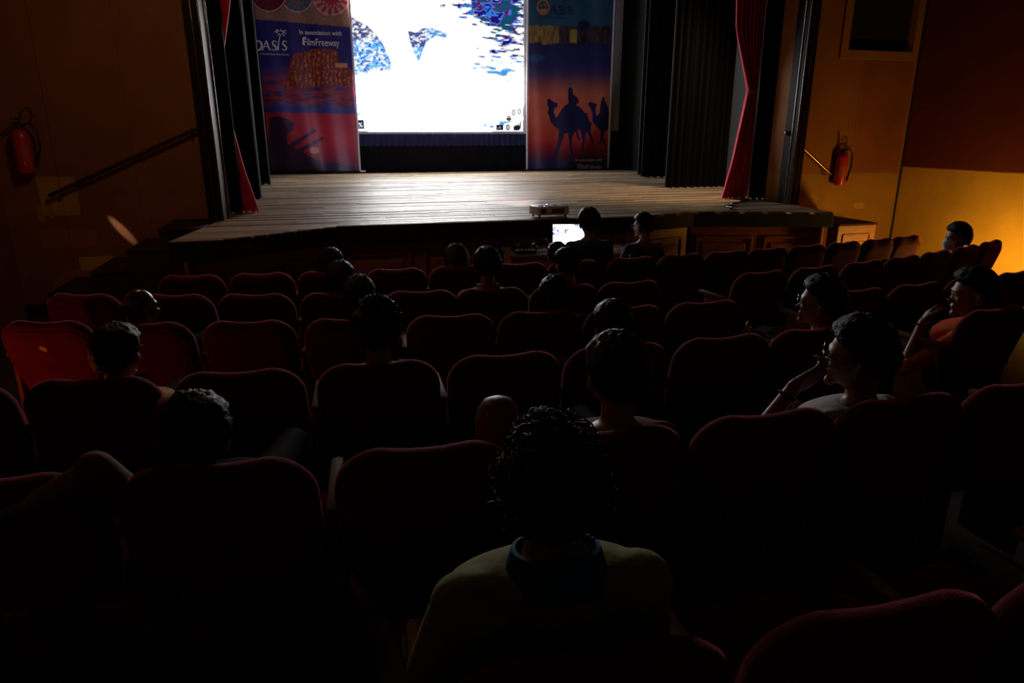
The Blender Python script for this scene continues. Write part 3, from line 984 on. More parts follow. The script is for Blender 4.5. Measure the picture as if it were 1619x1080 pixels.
def right_art(u, v):
    n1 = fbm(u * 0.06, v * 0.05, 61, 4)
    n2 = fbm(u * 0.25, v * 0.22, 67, 4)
    c = ramp(v, [(-60, (35, 90, 125)), (0, (40, 92, 120)), (38, (48, 88, 118)), (62, (42, 48, 95)), (100, (45, 45, 105)), (118, (75, 60, 110)), (130, (140, 85, 95)), (150, (205, 110, 85)), (190, (210, 95, 70)), (220, (185, 60, 55)), (236, (140, 25, 45)), (248, (85, 25, 60)), (256, (40, 40, 85)), (275, (35, 38, 80))])
    c = c * (0.78 + 0.44 * n1)[..., None]
    city = (v > 38 + 6 * n2) & (v < 64 + 10 * n1)
    blk = vnoise(u * 0.30, v * 0.13 + 5, 71)
    cc = np.where((u < 884)[..., None], srgb((150, 120, 70)), srgb((60, 55, 62))) * (0.35 + 1.2 * blk)[..., None]
    cc = np.where(((u > 901) & (u < 912) & (v > 47))[..., None], srgb((175, 150, 70)) * (0.6 + 0.7 * n2)[..., None], cc)
    c = np.where(city[..., None], cc, c)
    tree = np.hypot((u - 924) / 9.5, (v - 40) / 8.5) < 1 + 0.3 * (n2 - 0.5)
    c = np.where(tree[..., None], srgb((28, 42, 82)), c)
    bl = (sm(blob(u, v, 848, 92, 16, 8) * 1.4 - 0.3) * n2)[..., None]
    c = c * (1 - bl) + srgb((50, 110, 165)) * bl
    cam = inpoly(u, v, cam1) | inpoly(u, v, cam2)
    c = np.where(cam[..., None], srgb((34, 36, 82)), c)
    return c * GAIN
bl_, lcx, lby, lz0 = banner(-1.24, 0.86, 1.06, 5.7, 17.90, left_art, 'festival banner left of the screen with fort, guns and pale lettering', 2, 0.02)
br_, rcx, rby, rz0 = banner(5.20, 7.48, 1.06, 5.7, 17.88, right_art, 'festival banner right of the screen with camel riders and round orange emblem', 3, 0.02)
for t, xs in ((bl_, (1.065,)), (br_, (-1.15, 1.15))):
    for x in xs:
        b = MB(); b.box((x, -0.03, 2.3), (0.045, 0.03, 4.6), bevel=0.006); b.build('side_pole', M['banner_edge'], t, smooth=False)
b = MB(); b.box((0.0, -0.03, 0.01), (2.2, 0.06, 0.03), bevel=0.006); b.build('bottom_rail', M['dark'], bl_, smooth=False)
b = MB(); b.box((0.0, -0.03, 0.01), (2.3, 0.06, 0.03), bevel=0.006); b.build('bottom_rail', M['dark'], br_, smooth=False)
b = MB(); b.box((1.13, -0.06, 0.02), (0.14, 0.12, 0.04), bevel=0.01); b.build('foot', M['banner_edge'], bl_, smooth=False)

def bpt(u, v, Y, cx, z0):
    d = at(u, v, 10.0) - CAM
    p = CAM + d * (Y / d.y)
    return p.x - cx, p.z - z0
def strokes(name, segs, Y, cx, z0, m, parent, y=-0.07):
    """flat printed strokes: segs = lists of (u, v, half width px)"""
    b = MB()
    for s_ in segs:
        pts = [Vector((*bpt(u, v, Y, cx, z0), 0)) for u, v, w_ in s_]
        ws = [w_ * 0.0175 for _, _, w_ in s_]
        vs = []
        for i, p in enumerate(pts):
            d = (pts[min(i + 1, len(pts) - 1)] - pts[max(i - 1, 0)]).normalized()
            n = Vector((-d.y, d.x, 0))
            for sg in (1, -1):
                q_ = p + n * ws[i] * sg
                vs.append((q_.x, y, q_.y))
        b.add(vs, [(2 * i, 2 * i + 1, 2 * i + 3, 2 * i + 2) for i in range(len(pts) - 1)])
    return b.build(name, m, parent, smooth=False)
def oasis(ox, oy, s, Y, cx, z0, m, parent, palm_fronds=True, with_o=True, msun=None):
    def P_(x, y, w_): return (ox + x * s, oy - y * s, w_ * s)
    segs = []
    if with_o:
        segs.append([P_(0.42 + 0.42 * math.cos(a), 0.5 + 0.5 * math.sin(a), 0.05 + 0.04 * abs(math.cos(a))) for a in np.linspace(0, 2 * PI, 25)])
    strokes('letter_o', segs, Y, cx, z0, m, parent) if segs else None
    strokes('letter_a', [[P_(0.92, 0, 0.03), P_(1.32, 1.05, 0.035)], [P_(1.30, 1.05, 0.07), P_(1.72, 0, 0.07)], [P_(1.06, 0.38, 0.03), P_(1.56, 0.38, 0.03)], [P_(0.84, 0.02, 0.025), P_(1.04, 0.02, 0.025)], [P_(1.58, 0.02, 0.025), P_(1.84, 0.02, 0.025)]], Y, cx, z0, m, parent)
    def S_(x): return [[P_(x + dx, dy, w_) for dx, dy, w_ in ((0.50, 0.80, 0.02), (0.45, 0.98, 0.035), (0.27, 1.03, 0.045), (0.08, 0.90, 0.06), (0.09, 0.70, 0.075), (0.27, 0.52, 0.09), (0.46, 0.34, 0.075), (0.48, 0.13, 0.06), (0.28, -0.02, 0.045), (0.08, 0.03, 0.035), (0.02, 0.22, 0.02))]]
    strokes('letter_s', S_(1.92), Y, cx, z0, m, parent)
    strokes('letter_s', S_(3.02), Y, cx, z0, m, parent)
    palm = [[P_(2.56, 0, 0.10), P_(2.62, 0.5, 0.06), P_(2.68, 1.0, 0.05), P_(2.80, 1.5, 0.04), P_(2.90, 1.85, 0.03)]]
    if palm_fronds:
        c0 = (2.90, 1.85)
        for ex, ey, k_ in ((-0.62, 0.32, 0.28), (-0.55, -0.05, 0.25), (-0.35, -0.30, 0.18), (0.62, 0.22, 0.28), (0.60, -0.12, 0.25), (0.40, -0.38, 0.15), (0.02, 0.50, 0.0), (-0.75, 0.12, 0.2)):
            palm.append([P_(c0[0] + ex * t_, c0[1] + ey * t_ + k_ * 4 * t_ * (1 - t_) * 0.5, 0.07 * (1 - t_) + 0.015) for t_ in (0, 0.25, 0.5, 0.75, 1)])
    strokes('palm_letter_i', palm, Y, cx, z0, m, parent)
oasis(402, 80, 14.6, 17.90, lcx, lz0, M['print_pale'], bl_)
oasis(868.5 - 0.93 * 13, 24, 13.2, 17.88, rcx, rz0, M['print_navy'], br_, with_o=False)
# round emblem in place of the O on the right banner
def arc(cx_, cy_, rx, ry, w_, a0=0, a1=2 * PI, n=25):
    return [(cx_ + rx * math.cos(a), cy_ + ry * math.sin(a), w_) for a in np.linspace(a0, a1, n)]
strokes('emblem_ring', [arc(857.5, 12, 9.0, 11, 1.1)], 17.88, rcx, rz0, M['print_orange'], br_)
strokes('emblem_dune', [[(850.5, 17.5, 1.6), (857.5, 18.5, 3.2), (864.5, 17.0, 1.8)]], 17.88, rcx, rz0, M['print_orange'], br_)
strokes('emblem_palms', [[(855, 16, 0.3), (854.5, 9, 0.3)], [(852.5, 10, 0.4), (854.5, 8, 0.7), (857, 10, 0.4)], [(860.5, 15, 0.3), (861, 8, 0.3)], [(858.8, 9, 0.4), (861, 6.5, 0.6), (863, 9, 0.4)]], 17.88, rcx, rz0, M['print_orange'], br_)
def blettering(txt, u, v, size, m, parent, Y, cx, z0, sx=1.0, bold=0.0):
    q_ = bpt(u, v, Y, cx, z0)
    return glyph(txt, 0, 0, size, m, parent, base=q_, y=-0.07, sx=sx, bold=bold)
blettering('INTERNATIONAL FILM FESTIVAL', 411, 87, 0.050, M['print_pale'], bl_, 17.9, lcx, lz0, sx=0.9)
blettering('In association with', 473, 54.5, 0.135, M['print_pale'], bl_, 17.9, lcx, lz0, sx=0.95, bold=0.002)
blettering('FilmFreeway', 480, 72, 0.215, M['print_pale'], bl_, 17.9, lcx, lz0, sx=0.74, bold=0.002)
strokes('logo_bracket', [[(484, 59.5, 0.9), (479.2, 60.5, 0.9), (479.2, 70, 0.9), (481, 71.5, 0.8)]], 17.9, lcx, lz0, M['print_pale'], bl_, y=-0.072)
blettering('INTERNATIONAL FILM FESTIVAL', 848, 29.5, 0.055, M['print_navy'], br_, 17.88, rcx, rz0, sx=0.9)
blettering('In association with', 908, 255, 0.11, M['print_pale'], br_, 17.88, rcx, rz0, sx=0.95)
blettering('FilmFreeway', 914, 267, 0.165, M['print_pale'], br_, 17.88, rcx, rz0, sx=0.78, bold=0.003)
strokes('logo_bracket', [[(916, 259, 0.6), (912, 260, 0.6), (912, 267, 0.6)]], 17.88, rcx, rz0, M['print_pale'], br_, y=-0.072)
# pale board just right of the camel banner
b = MB(); b.box((7.66, 18.05, 3.9), (0.34, 0.06, 3.7), bevel=0.01)
tag(b.build('backing_board', M['board_pale'], smooth=False), 'pale upright board behind the right edge of the camel banner', 'board')

# ================================================================== WALL FITTINGS
def handrail(label, a, c, m):
    t = thing('handrail', label, 'handrail', (a[0], YW, 0), 0)
    A, B_ = Vector((0, -0.09, a[1])), Vector((c[0] - a[0], -0.09, c[1]))
    b = MB(); b.tube([A, A.lerp(B_, 0.5), B_], 0.02, 12); b.build('rail', m, t)
    for k in (0.06, 0.93):
        p = A.lerp(B_, k)
        b = MB(); b.tube([p + Vector((0, 0, -0.015)), p + Vector((0, 0.01, -0.05)), p + Vector((0, 0.09, -0.05))], 0.009, 8); b.build('bracket', M['rail_dark'], t)
    for p in (A, B_):
        b = MB(); b.ell(p, (0.026, 0.026, 0.026)); b.build('end_cap', m, t)
    return t
handrail('long dark wall handrail rising right above the left steps', (-2.82, 1.33), (-1.25, 2.03), M['rail_dark'])
handrail('short brass wall handrail dropping right beside the right post', (6.12, 1.97), (6.90, 1.42), M['chrome'])

def extinguisher(x, z, label, s=1.0):
    t = thing('fire_extinguisher', label, 'fire extinguisher', (x, YW - 0.11, z - 0.22), 0)
    b = MB(); b.lathe([(0.001, 0), (0.07, 0.0), (0.078, 0.02), (0.078, 0.36), (0.07, 0.40), (0.045, 0.43), (0.025, 0.44), (0.001, 0.44)], 24); b.build('cylinder_body', M['ext_red'], t)
    b = MB(); b.lathe([(0.001, 0.44), (0.03, 0.44), (0.03, 0.48), (0.018, 0.5), (0.001, 0.5)], 14)
    b.box((0, -0.05, 0.50), (0.025, 0.14, 0.012), bevel=0.003); b.box((0, -0.06, 0.535), (0.025, 0.15, 0.012), bevel=0.003); b.build('valve_handle', M['black_metal'], t)
    b = MB(); b.tube([(0.03, 0, 0.47), (0.10, 0, 0.50), (0.16, 0, 0.42), (0.16, 0, 0.25), (0.12, -0.01, 0.12), (0.10, -0.01, 0.06)], [0.012] * 4 + [0.014, 0.02], 8); b.build('hose', M['rubber'], t)
    b = MB(); b.tube([(0.0, 0.05, 0.50), (0.03, 0.08, 0.62), (0.09, 0.09, 0.66), (0.12, 0.09, 0.58), (0.08, 0.09, 0.50)], 0.005, 6); b.build('hanging_wire', M['black_metal'], t)
    b = MB()
    n = 10
    vs = []
    for i in range(n + 1):
        a = R(-150 + 120 * i / n)
        for z_ in (0.12, 0.27):
            vs.append((0.0795 * math.cos(a), 0.0795 * math.sin(a), z_))
    b.add(vs, [(2 * i, 2 * i + 2, 2 * i + 3, 2 * i + 1) for i in range(n)]); b.build('label_sticker', M['label_pale'], t)
    b = MB(); b.box((0, 0.095, 0.33), (0.05, 0.03, 0.10), bevel=0.004); b.build('wall_hook', M['black_metal'], t)
    t.scale = (s, s, s)
    return t
extinguisher(7.06, 1.48, 'red fire extinguisher on the right wall below the black window')
extinguisher(-2.99, 1.78, 'dim red fire extinguisher high on the far left wall')

# ================================================================== SEATS
def outline(wd, ht, r, dip, n=10):
    """backrest outline, x in [-w/2, w/2], z in [0, ht]; rounded top corners, slight dip in the middle of the top"""
    pts = []
    hw = wd / 2
    pts += [(-hw * 0.86, 0.0), (-hw * 0.93, 0.08), (-hw, ht * 0.45), (-hw, ht - r * 1.1)]
    for i in range(n + 1):
        a = PI - (PI / 2) * i / n
        pts.append((-hw + r + r * math.cos(a), ht - r + r * math.sin(a)))
    for x in (-0.4, -0.2, 0.0, 0.2, 0.4):
        pts.append((x * (wd - 2 * r), ht - dip * math.cos(x * PI)))
    for i in range(n + 1):
        a = PI / 2 - (PI / 2) * i / n
        pts.append((hw - r + r * math.cos(a), ht - r + r * math.sin(a)))
    pts += [(hw, ht - r * 1.1), (hw, ht * 0.45), (hw * 0.93, 0.08), (hw * 0.86, 0.0)]
    return pts

def pillow(wd, ht, r, dip, thick, y0, bulge, T, edge=0.03):
    """padded slab from an outline: rings from the back face round the edge to the front face"""
    o = outline(wd, ht, r, dip)
    cx, cz = 0.0, ht * 0.5
    b = MB()
    rings = []
    prof = [(0.40, y0 - bulge * 0.9), (0.75, y0 - bulge * 0.6), (1 - edge * 2.6, y0 - 0.001), (1 - edge, y0 + edge * 0.18), (1.0, y0 + thick * 0.28), (1.0, y0 + thick * 0.72), (1 - edge, y0 + thick - edge * 0.18), (1 - edge * 2.6, y0 + thick), (0.75, y0 + thick + bulge * 0.6), (0.40, y0 + thick + bulge * 0.9)]
    for k, y in prof:
        rings.append([(cx + (x - cx) * k, y, cz + (z - cz) * (1 - (1 - k) * wd / ht * 1.0) if k > 0.85 else cz + (z - cz) * k * 1.0) for x, z in o])
    b.loft(rings, T=T)
    return b

REC = R(15)
TB = Matrix.Translation((0, 0.113, 0.402)) @ Matrix.Rotation(REC, 4, 'X')     # backrest base; top ends above y = 0
def chair_meshes():
    d = {}
    d['backrest'] = pillow(0.525, 0.455, 0.13, 0.014, 0.075, 0.0, 0.012, TB, 0.035).mesh('backrest', M['velvet'])
    d['back_panel'] = pillow(0.475, 0.415, 0.11, 0.008, 0.018, -0.013, 0.004, TB, 0.03).mesh('back_panel', M['velvet_back'])
    b = MB()
    b.box((0, 0.36, 0.425), (0.46, 0.44, 0.10), bevel=0.035)
    d['seat'] = b.mesh('seat', M['velvet'])
    b = MB(); b.box((0, 0.35, 0.365), (0.40, 0.36, 0.03), bevel=0.008); b.box((0, 0.30, 0.20), (0.06, 0.10, 0.34), bevel=0.01); b.box((0, 0.30, 0.012), (0.20, 0.28, 0.024), bevel=0.006)
    d['pedestal'] = b.mesh('pedestal', M['black_metal'])
    for nm, x in (('left', -0.277), ('right', 0.277)):
        b = MB()
        b.box((x, 0.27, 0.635), (0.045, 0.36, 0.035), bevel=0.014)
        d['armrest_' + nm] = b.mesh('armrest', M['arm_wood'])
        b = MB()
        b.box((x, 0.25, 0.32), (0.028, 0.26, 0.60), bevel=0.008)
        d['stand_' + nm] = b.mesh('arm_stand', M['arm_wood'])
    b = MB(); b.box((-0.02, 0, 0.0), (0.045, 0.004, 0.03), bevel=0.0015)
    d['tag'] = b.mesh('number_tag', M['tag'])
    return d
CM = chair_meshes()
ORD = ['first', 'second', 'third', 'fourth', 'fifth', 'sixth', 'seventh', 'eighth', 'ninth', 'tenth', 'eleventh', 'twelfth', 'thirteenth', 'fourteenth', 'fifteenth', 'sixteenth']
ROWNAME = {'F': 'front row', 'E': 'second row', 'D': 'third row', 'C': 'fourth row', 'B': 'fifth row', 'A': 'nearest row'}
# who sits where (row, index) -> short note used in the seat's label
OCC = {('A', 0): 'behind the curly-haired viewer', ('B', 1): 'with a slumped dark-haired viewer', ('C', 1): 'with a viewer whose right ear catches light', ('D', 1): 'with the bald viewer',
       ('F', 2): 'with the farthest-left front viewer', ('E', 3): 'with a viewer behind the first head', ('D', 3): 'with a sleek-haired viewer', ('C', 3): 'with a bushy-haired viewer',
       ('F', 4): 'with a long-haired viewer', ('E', 5): 'with the viewer in a checked collar', ('F', 6): 'beside the laptop table, occupied', ('E', 6): 'occupied, behind the laptop man',
       ('D', 5): 'with a long-haired viewer in red', ('C', 5): 'with a low-slouched viewer', ('B', 3): 'with a short-haired viewer', ('C', 7): 'with the viewer in glasses looking left',
       ('B', 5): 'with the viewer resting chin on hand', ('C', 9): 'with the viewer in orange', ('E', 13): 'with the masked viewer'}
CHAIR = {}
for rk, (zt, xs, _) in ROWS.items():
    n = 0
    for i, x in enumerate(xs):
        if x is None:
            continue
        y = rowy(rk, x)
        if (rk, i) == ('E', 0):
            y = 5.10
        if (rk, i) == ('D', 0):
            y += 0.05
        yaw = rowslope(rk, x)
        z = zt - 0.86
        note = OCC.get((rk, i))
        pos = '%s seat from left in the %s' % (ORD[n], ROWNAME[rk])
        if note:
            lab = 'maroon velvet seat, %s %s' % (ORD[n] + ' from left in the ' + ROWNAME[rk] + ',', note)
        else:
            lab = 'empty maroon velvet theatre seat, %s from left in the %s' % (ORD[n], ROWNAME[rk])
        lab = ' '.join(lab.split()[:16])
        t = thing('theatre_seat', lab, 'seat', (x, y, z), yaw, 'maroon theatre seats in curved rows')
        CHAIR[(rk, i)] = t
        for k in ('backrest', 'seat', 'pedestal', 'armrest_left', 'stand_left'):
            link(k.split('_')[0] if not k.startswith('stand') else 'arm_stand', CM[k], t)
        link('back_panel', CM['back_panel'], t)
        nxt = xs[i + 1] if i + 1 < len(xs) else None
        if nxt is None:
            link('armrest', CM['armrest_right'], t)
            link('arm_stand', CM['stand_right'], t)
        if (rk, i) == ('D', 0):
            g = link('number_tag', CM['tag'], t, label='small ochre number tag')
            g.location = TB @ Vector((0.0, -0.020, 0.30))
            g.rotation_euler = (REC, R(25), 0)
        n += 1
bpy.context.view_layer.update()

# ================================================================== PEOPLE
def head_r(th, ph):
    """distance of the head surface from its centre; th from the crown, ph = 90 deg is the face"""
    x, y, z = math.sin(th) * math.cos(ph), math.sin(th) * math.sin(ph), math.cos(th)
    a, b_, c = 0.074, 0.094, 0.112
    if y < 0 and z < 0:
        b_ = 0.094 - 0.018 * min(1, -z * 1.6)
    p = Vector((a * x, b_ * y, c * z))
    if z < 0:
        k = 1 - 0.24 * (-z) ** 1.3
        p.x *= k
        if y > 0:
            p.y *= 1 + 0.02 * -z
    if y > 0 and z > -0.9:
        p.y *= 1 - 0.05 * (1 - abs(z))
    return p

def head_geo(b, T):
    nu, nv = 32, 22
    vs, fs = [], []
    for i in range(nv + 1):
        th = PI * i / nv
        for j in range(nu):
            vs.append(head_r(th, 2 * PI * j / nu))
    for i in range(nv):
        for j in range(nu):
            k = (j + 1) % nu
            fs.append((i * nu + j, (i + 1) * nu + j, (i + 1) * nu + k, i * nu + k))
    b.add(vs, fs, T)
    def E_(c, r, rot=None): b.ell(c, r, T=T, nu=12, nv=8, rot=rot)
    E_((0, 0.078, -0.012), (0.011, 0.016, 0.030), Euler((R(-18), 0, 0)))       # nose ridge
    E_((0, 0.100, -0.030), (0.014, 0.014, 0.011))                              # tip
    E_((0, 0.078, 0.022), (0.050, 0.016, 0.010))                               # brow
    E_((0.030, 0.068, -0.022), (0.022, 0.018, 0.018)); E_((-0.030, 0.068, -0.022), (0.022, 0.018, 0.018))   # cheeks
    E_((0, 0.082, -0.056), (0.022, 0.011, 0.006)); E_((0, 0.080, -0.067), (0.019, 0.011, 0.007))            # lips
    E_((0, 0.072, -0.094), (0.024, 0.020, 0.016))                              # chin
    E_((0.026, 0.076, 0.004), (0.012, 0.008, 0.008)); E_((-0.026, 0.076, 0.004), (0.012, 0.008, 0.008))     # eyelids
    for s in (-1, 1):
        E_((s * 0.082, -0.006, -0.008), (0.011, 0.021, 0.033), Euler((R(12), 0, R(-s * 22))))
        E_((s * 0.074, 0.0, -0.034), (0.007, 0.010, 0.012))

def hair_geo(T, thick, style, seed=0):
    nu, nv = 56, 40
    b = MB()
    vs, fs = [], []
    for i in range(nv + 1):
        th = PI * i / nv
        for j in range(nu):
            ph = 2 * PI * j / nu
            p = head_r(th, ph)
            d = p.normalized()
            x, y, z = d
            # lower limit of the hair on the unit direction
            if y > 0.25:
                lim = 0.50 + 0.25 * (y - 0.25)
            elif y > -0.15:
                lim = 0.05 + (y + 0.15) * 1.1
            else:
                lim = 0.05 + (y + 0.15) * 1.05
            if style == 'long':
                lim = min(lim, 0.5) if y > 0.3 else -1.0 if y < 0.0 else lim
            if style == 'balding':
                lim = 0.05 + (y + 0.15) * 0.9
            m = max(0.0, min(1.0, (z - lim) * 7 + 0.3))
            if style == 'balding' and z > 0.62 + 0.3 * min(0, y):
                m = 0.0
            nz = fbm(np.array([ph * 4.0 + seed]), np.array([th * 6.0 + seed]), seed + 3, 3)[0]
            t_ = thick * (0.75 + 0.5 * max(0, z)) * (1 + (nz - 0.5) * (1.6 if style in ('curly', 'bushy') else 0.55))
            if style != 'balding':
                t_ = (t_ + 0.006) * (1 + 0.45 * abs(x))
            vs.append(p + d * (t_ * m - 0.012 * (1 - m)))
    for i in range(nv):
        for j in range(nu):
            k = (j + 1) % nu
            fs.append((i * nu + j, (i + 1) * nu + j, (i + 1) * nu + k, i * nu + k))
    b.add(vs, fs, T)
    if style == 'long':
        rings = []
        for q, (z_, yy, rx, ry) in enumerate(((0.02, -0.045, 0.085, 0.065), (-0.06, -0.060, 0.090, 0.060), (-0.14, -0.068, 0.092, 0.052), (-0.22, -0.070, 0.088, 0.045), (-0.30, -0.066, 0.070, 0.035), (-0.36, -0.062, 0.04, 0.02))):
            rings.append([(rx * math.cos(a) * (1 + 0.05 * math.sin(a * 9 + q)), yy + ry * math.sin(a), z_) for a in np.linspace(0, 2 * PI, 24, endpoint=False)])
        b.loft(rings, T=T)
    rs = random.Random(seed)
    nlock = {'curly': 620, 'bushy': 420, 'short': 420, 'long': 90, 'balding': 0, 'flat': 90}[style]
    for q in range(nlock):
        th = math.acos(rs.uniform(-0.15 if style == 'curly' else 0.1, 1))
        ph = rs.uniform(0, 2 * PI)
        y, z = math.sin(th) * math.sin(ph), math.cos(th)
        if y > 0.3 and z < 0.55:
            continue
        p = head_r(th, ph)
        d = p.normalized()
        p = p + d * thick * 0.8
        tdir = d.cross(Vector((rs.uniform(-1, 1), rs.uniform(-1, 1), rs.uniform(-1, 1)))).normalized()
        if style == 'curly':
            rr = rs.uniform(0.010, 0.020)
            b2 = tdir.cross(d)
            path = [p + d * (rr * (1 - math.cos(a)) * 0.9) + tdir * rr * math.sin(a) + b2 * a * 0.002 for a in np.linspace(-0.8, 4.4, 8)]
            b.tube(path, [0.0022] * 7 + [0.0008], 3, T=T)
        else:
            ln = rs.uniform(0.010, 0.022) * (1.5 if style == 'bushy' else 1)
            path = [p - d * 0.006, p + d * ln * 0.35 + tdir * ln * 0.5, p + d * ln * 0.55 + tdir * ln * 1.2]
            b.tube(path, [0.0030, 0.0022, 0.0006], 3, T=T)
    return b

def voxel(mb, name, m, vs, smooth=4):
    me = mb.mesh(name + '_raw', m)
    o = bpy.data.objects.new(name + '_raw', me)
    COL.objects.link(o)
    r = o.modifiers.new('r', 'REMESH')
    r.mode = 'VOXEL'
    r.voxel_size = vs
    r.use_smooth_shade = True
    s = o.modifiers.new('s', 'SMOOTH')
    s.factor = 0.5
    s.iterations = smooth
    dg = bpy.context.evaluated_depsgraph_get()
    out = bpy.data.meshes.new_from_object(o.evaluated_get(dg))
    out.name = name
    bpy.data.objects.remove(o)
    bpy.data.meshes.remove(me)
    out.materials.clear()
    out.materials.append(m)
    out.polygons.foreach_set('use_smooth', [True] * len(out.polygons))
    return out

def hand_geo(b, wrist, direc, palm_n, side, curl=0.9, s=1.0):
    """five-fingered hand; direc = wrist to knuckles, palm_n = out of the palm, side = +1 right hand"""
    d = direc.normalized()
    n = (palm_n - d * palm_n.dot(d)).normalized()
    a = d.cross(n).normalized() * side          # towards the thumb
    k = wrist + d * 0.085 * s
    for t_ in (-0.028, -0.010, 0.010, 0.028):
        b.capsule(wrist + a * t_ * 0.75 * s, k + a * t_ * s, 0.017 * s, 0.013 * s, 8)
    lens = (0.034, 0.044, 0.048, 0.042)
    for q, t_ in enumerate((-0.031, -0.0105, 0.0105, 0.031)):
        L = lens[q] * s
        p = k + a * t_ * s
        dirs, ang = [], 0.25
        for seg in range(3):
            dv = (d * math.cos(ang) + n * math.sin(ang)).normalized()
            p2 = p + dv * L * (1.0, 0.72, 0.55)[seg]
            b.capsule(p, p2, (0.0092, 0.0082, 0.0074)[seg] * s, (0.0084, 0.0075, 0.0065)[seg] * s, 8)
            p = p2
            ang += curl
    p = wrist + d * 0.025 * s + a * 0.028 * s
    dv = (d * 0.55 + a * 0.75 + n * 0.25).normalized()
    for seg in range(3):
        p2 = p + dv * (0.038, 0.030, 0.024)[seg] * s
        b.capsule(p, p2, (0.014, 0.0105, 0.0095)[seg] * s, (0.011, 0.0098, 0.0080)[seg] * s, 8)
        p = p2
        dv = (dv + d * 0.5 + n * 0.25).normalized()

def person(label, seat, hu, hv, dy, shirt, hair='short', hthick=0.016, yaw=0, pitch=0, roll=0, skin='skin', vs=0.009, hs=1.0,
           torso_yaw=0, arms=None, hairm='hair', lean=0.0, extras=(), base=None, collar=None, tsl=1.0, pel_y=None, sleeves=1.0, seed=1, width=1.0, up=0.02):
    if seat is not None:
        Ms = CHAIR[seat].matrix_world.copy()
    else:
        Ms = base
    Mi = Ms.inverted()
    # the line of sight through (hu, hv) meets the plane dy in front of the back of the seat
    o_, d_ = Mi @ CAM, (Mi.to_3x3() @ (at(hu, hv, 1.0) - CAM))
    t_ = (dy - o_.y) / d_.y
    Hc = o_ + d_ * t_
    root = thing('person', label, 'person', Ms.translation, Ms.to_euler().z, 'seated audience' if seat else 'men at the laptop table')
    HT = Matrix.Translation(Hc) @ Euler((R(pitch), R(roll), R(yaw)), 'ZXY').to_matrix().to_4x4() @ Matrix.Diagonal((hs, hs, hs, 1))
    neck_top = HT @ Vector((0, -0.022, -0.075))
    nb = Hc + Vector((lean * -0.05, -0.035, -0.175 + up))
    tor = 0.46 * tsl
    pz = 0.555
    hgt = nb.z - pz
    if pel_y is None:
        fwd = math.sqrt(max(0.0, tor * tor - hgt * hgt)) if hgt < tor else 0.0
        py = max(0.24, min(nb.y + fwd, 0.42))
    else:
        py = pel_y
    pel = Vector((nb.x * 0.5, py, pz))
    ty = R(torso_yaw)
    ax = Vector((math.cos(ty), math.sin(ty), 0))
    fw = Vector((-math.sin(ty), math.cos(ty), 0))
    body, shirtb, legs = MB(), MB(), MB()
    # torso rings, pelvis to neck
    prof = [(-0.10, 0.10, 0.07), (-0.03, 0.165, 0.115), (0.12, 0.165, 0.115), (0.30, 0.152, 0.108), (0.50, 0.165, 0.112), (0.70, 0.182, 0.115), (0.84, 0.185, 0.100), (0.93, 0.150, 0.080), (0.99, 0.085, 0.062), (1.05, 0.060, 0.056)]
    def torso(b, k, tmin, tmax):
        rings = []
        dirv = nb - pel
        for t_, rx, ry in prof:
            if t_ < tmin or t_ > tmax:
                continue
            c = pel + dirv * t_
            c = c + fw * (0.02 * math.sin(PI * max(0, min(1, t_))))
            rings.append([c + ax * (rx * width + k) * math.cos(a) + fw * (ry + k) * math.sin(a) for a in np.linspace(0, 2 * PI, 24, endpoint=False)])
        b.loft(rings)
    torso(body, 0.0, -1, 2)
    body.capsule(nb + Vector((0, 0, -0.02)), neck_top, 0.057, 0.052)
    head_geo(body, HT)
    torso(shirtb, 0.012, 0.0, 0.995)
    arms = arms or {}
    for s, nm in ((-1, 'l'), (1, 'r')):
        sh = nb + ax * s * 0.165 * width + Vector((0, 0, -0.062)) + (pel - nb).normalized() * 0.01
        A = arms.get(nm)
        if A is None:
            el = sh + ax * s * 0.07 + fw * 0.10 + Vector((0, 0, -0.25))
            wr = el + fw * 0.22 - ax * s * 0.08 + Vector((0, 0, 0.0))
            if wr.z < 0.60:
                wr.z = 0.60
            hd, pn = fw - ax * s * 0.3, Vector((0, 0, -1))
            curl = 0.5
        else:
            el, wr, hd, pn, curl = A
            el, wr = Vector(el), Vector(wr)
            hd, pn = Vector(hd), Vector(pn)
        body.capsule(sh, el, 0.046, 0.036)
        body.capsule(el, wr, 0.036, 0.025)
        hand_geo(body, wr, hd, pn, s, curl)
        shirtb.capsule(sh + ax * s * -0.03, sh, 0.062, 0.062)
        shirtb.capsule(sh, sh.lerp(el, sleeves), 0.061, 0.050)
        hp = pel + ax * s * 0.09
        kn = Vector((pel.x + s * 0.13, max(hp.y + 0.36, 0.56), 0.56))
        an = Vector((kn.x, kn.y + 0.0, 0.10))
        body.capsule(hp, kn, 0.078, 0.054); body.capsule(kn, an, 0.052, 0.036)
        body.capsule(an, an + Vector((0, 0.14, -0.05)), 0.038, 0.03)
        legs.capsule(hp, kn, 0.088, 0.064); legs.capsule(kn, an, 0.062, 0.050)
    legs.ell(pel, (0.175, 0.125, 0.12))
    me = voxel(body, 'body', M[skin], vs)
    link('body', me, root)
    me = voxel(shirtb, 'shirt', shirt, max(vs, 0.010), 3)
    link('shirt', me, root)
    me = voxel(legs, 'trousers', M['trouser'], 0.016, 2)
    link('trousers', me, root)
    for s in (-1, 1):
        kn = Vector((pel.x + s * 0.13, max(pel.y + 0.36, 0.56), 0))
        b = MB(); b.ell((kn.x, kn.y + 0.07, 0.045), (0.05, 0.14, 0.045)); b.build('shoe', M['shoe'], root)
    if hair != 'bald':
        hb = hair_geo(HT, hthick, hair, seed)
        hb.build('hair', M[hairm], root, angle=180)
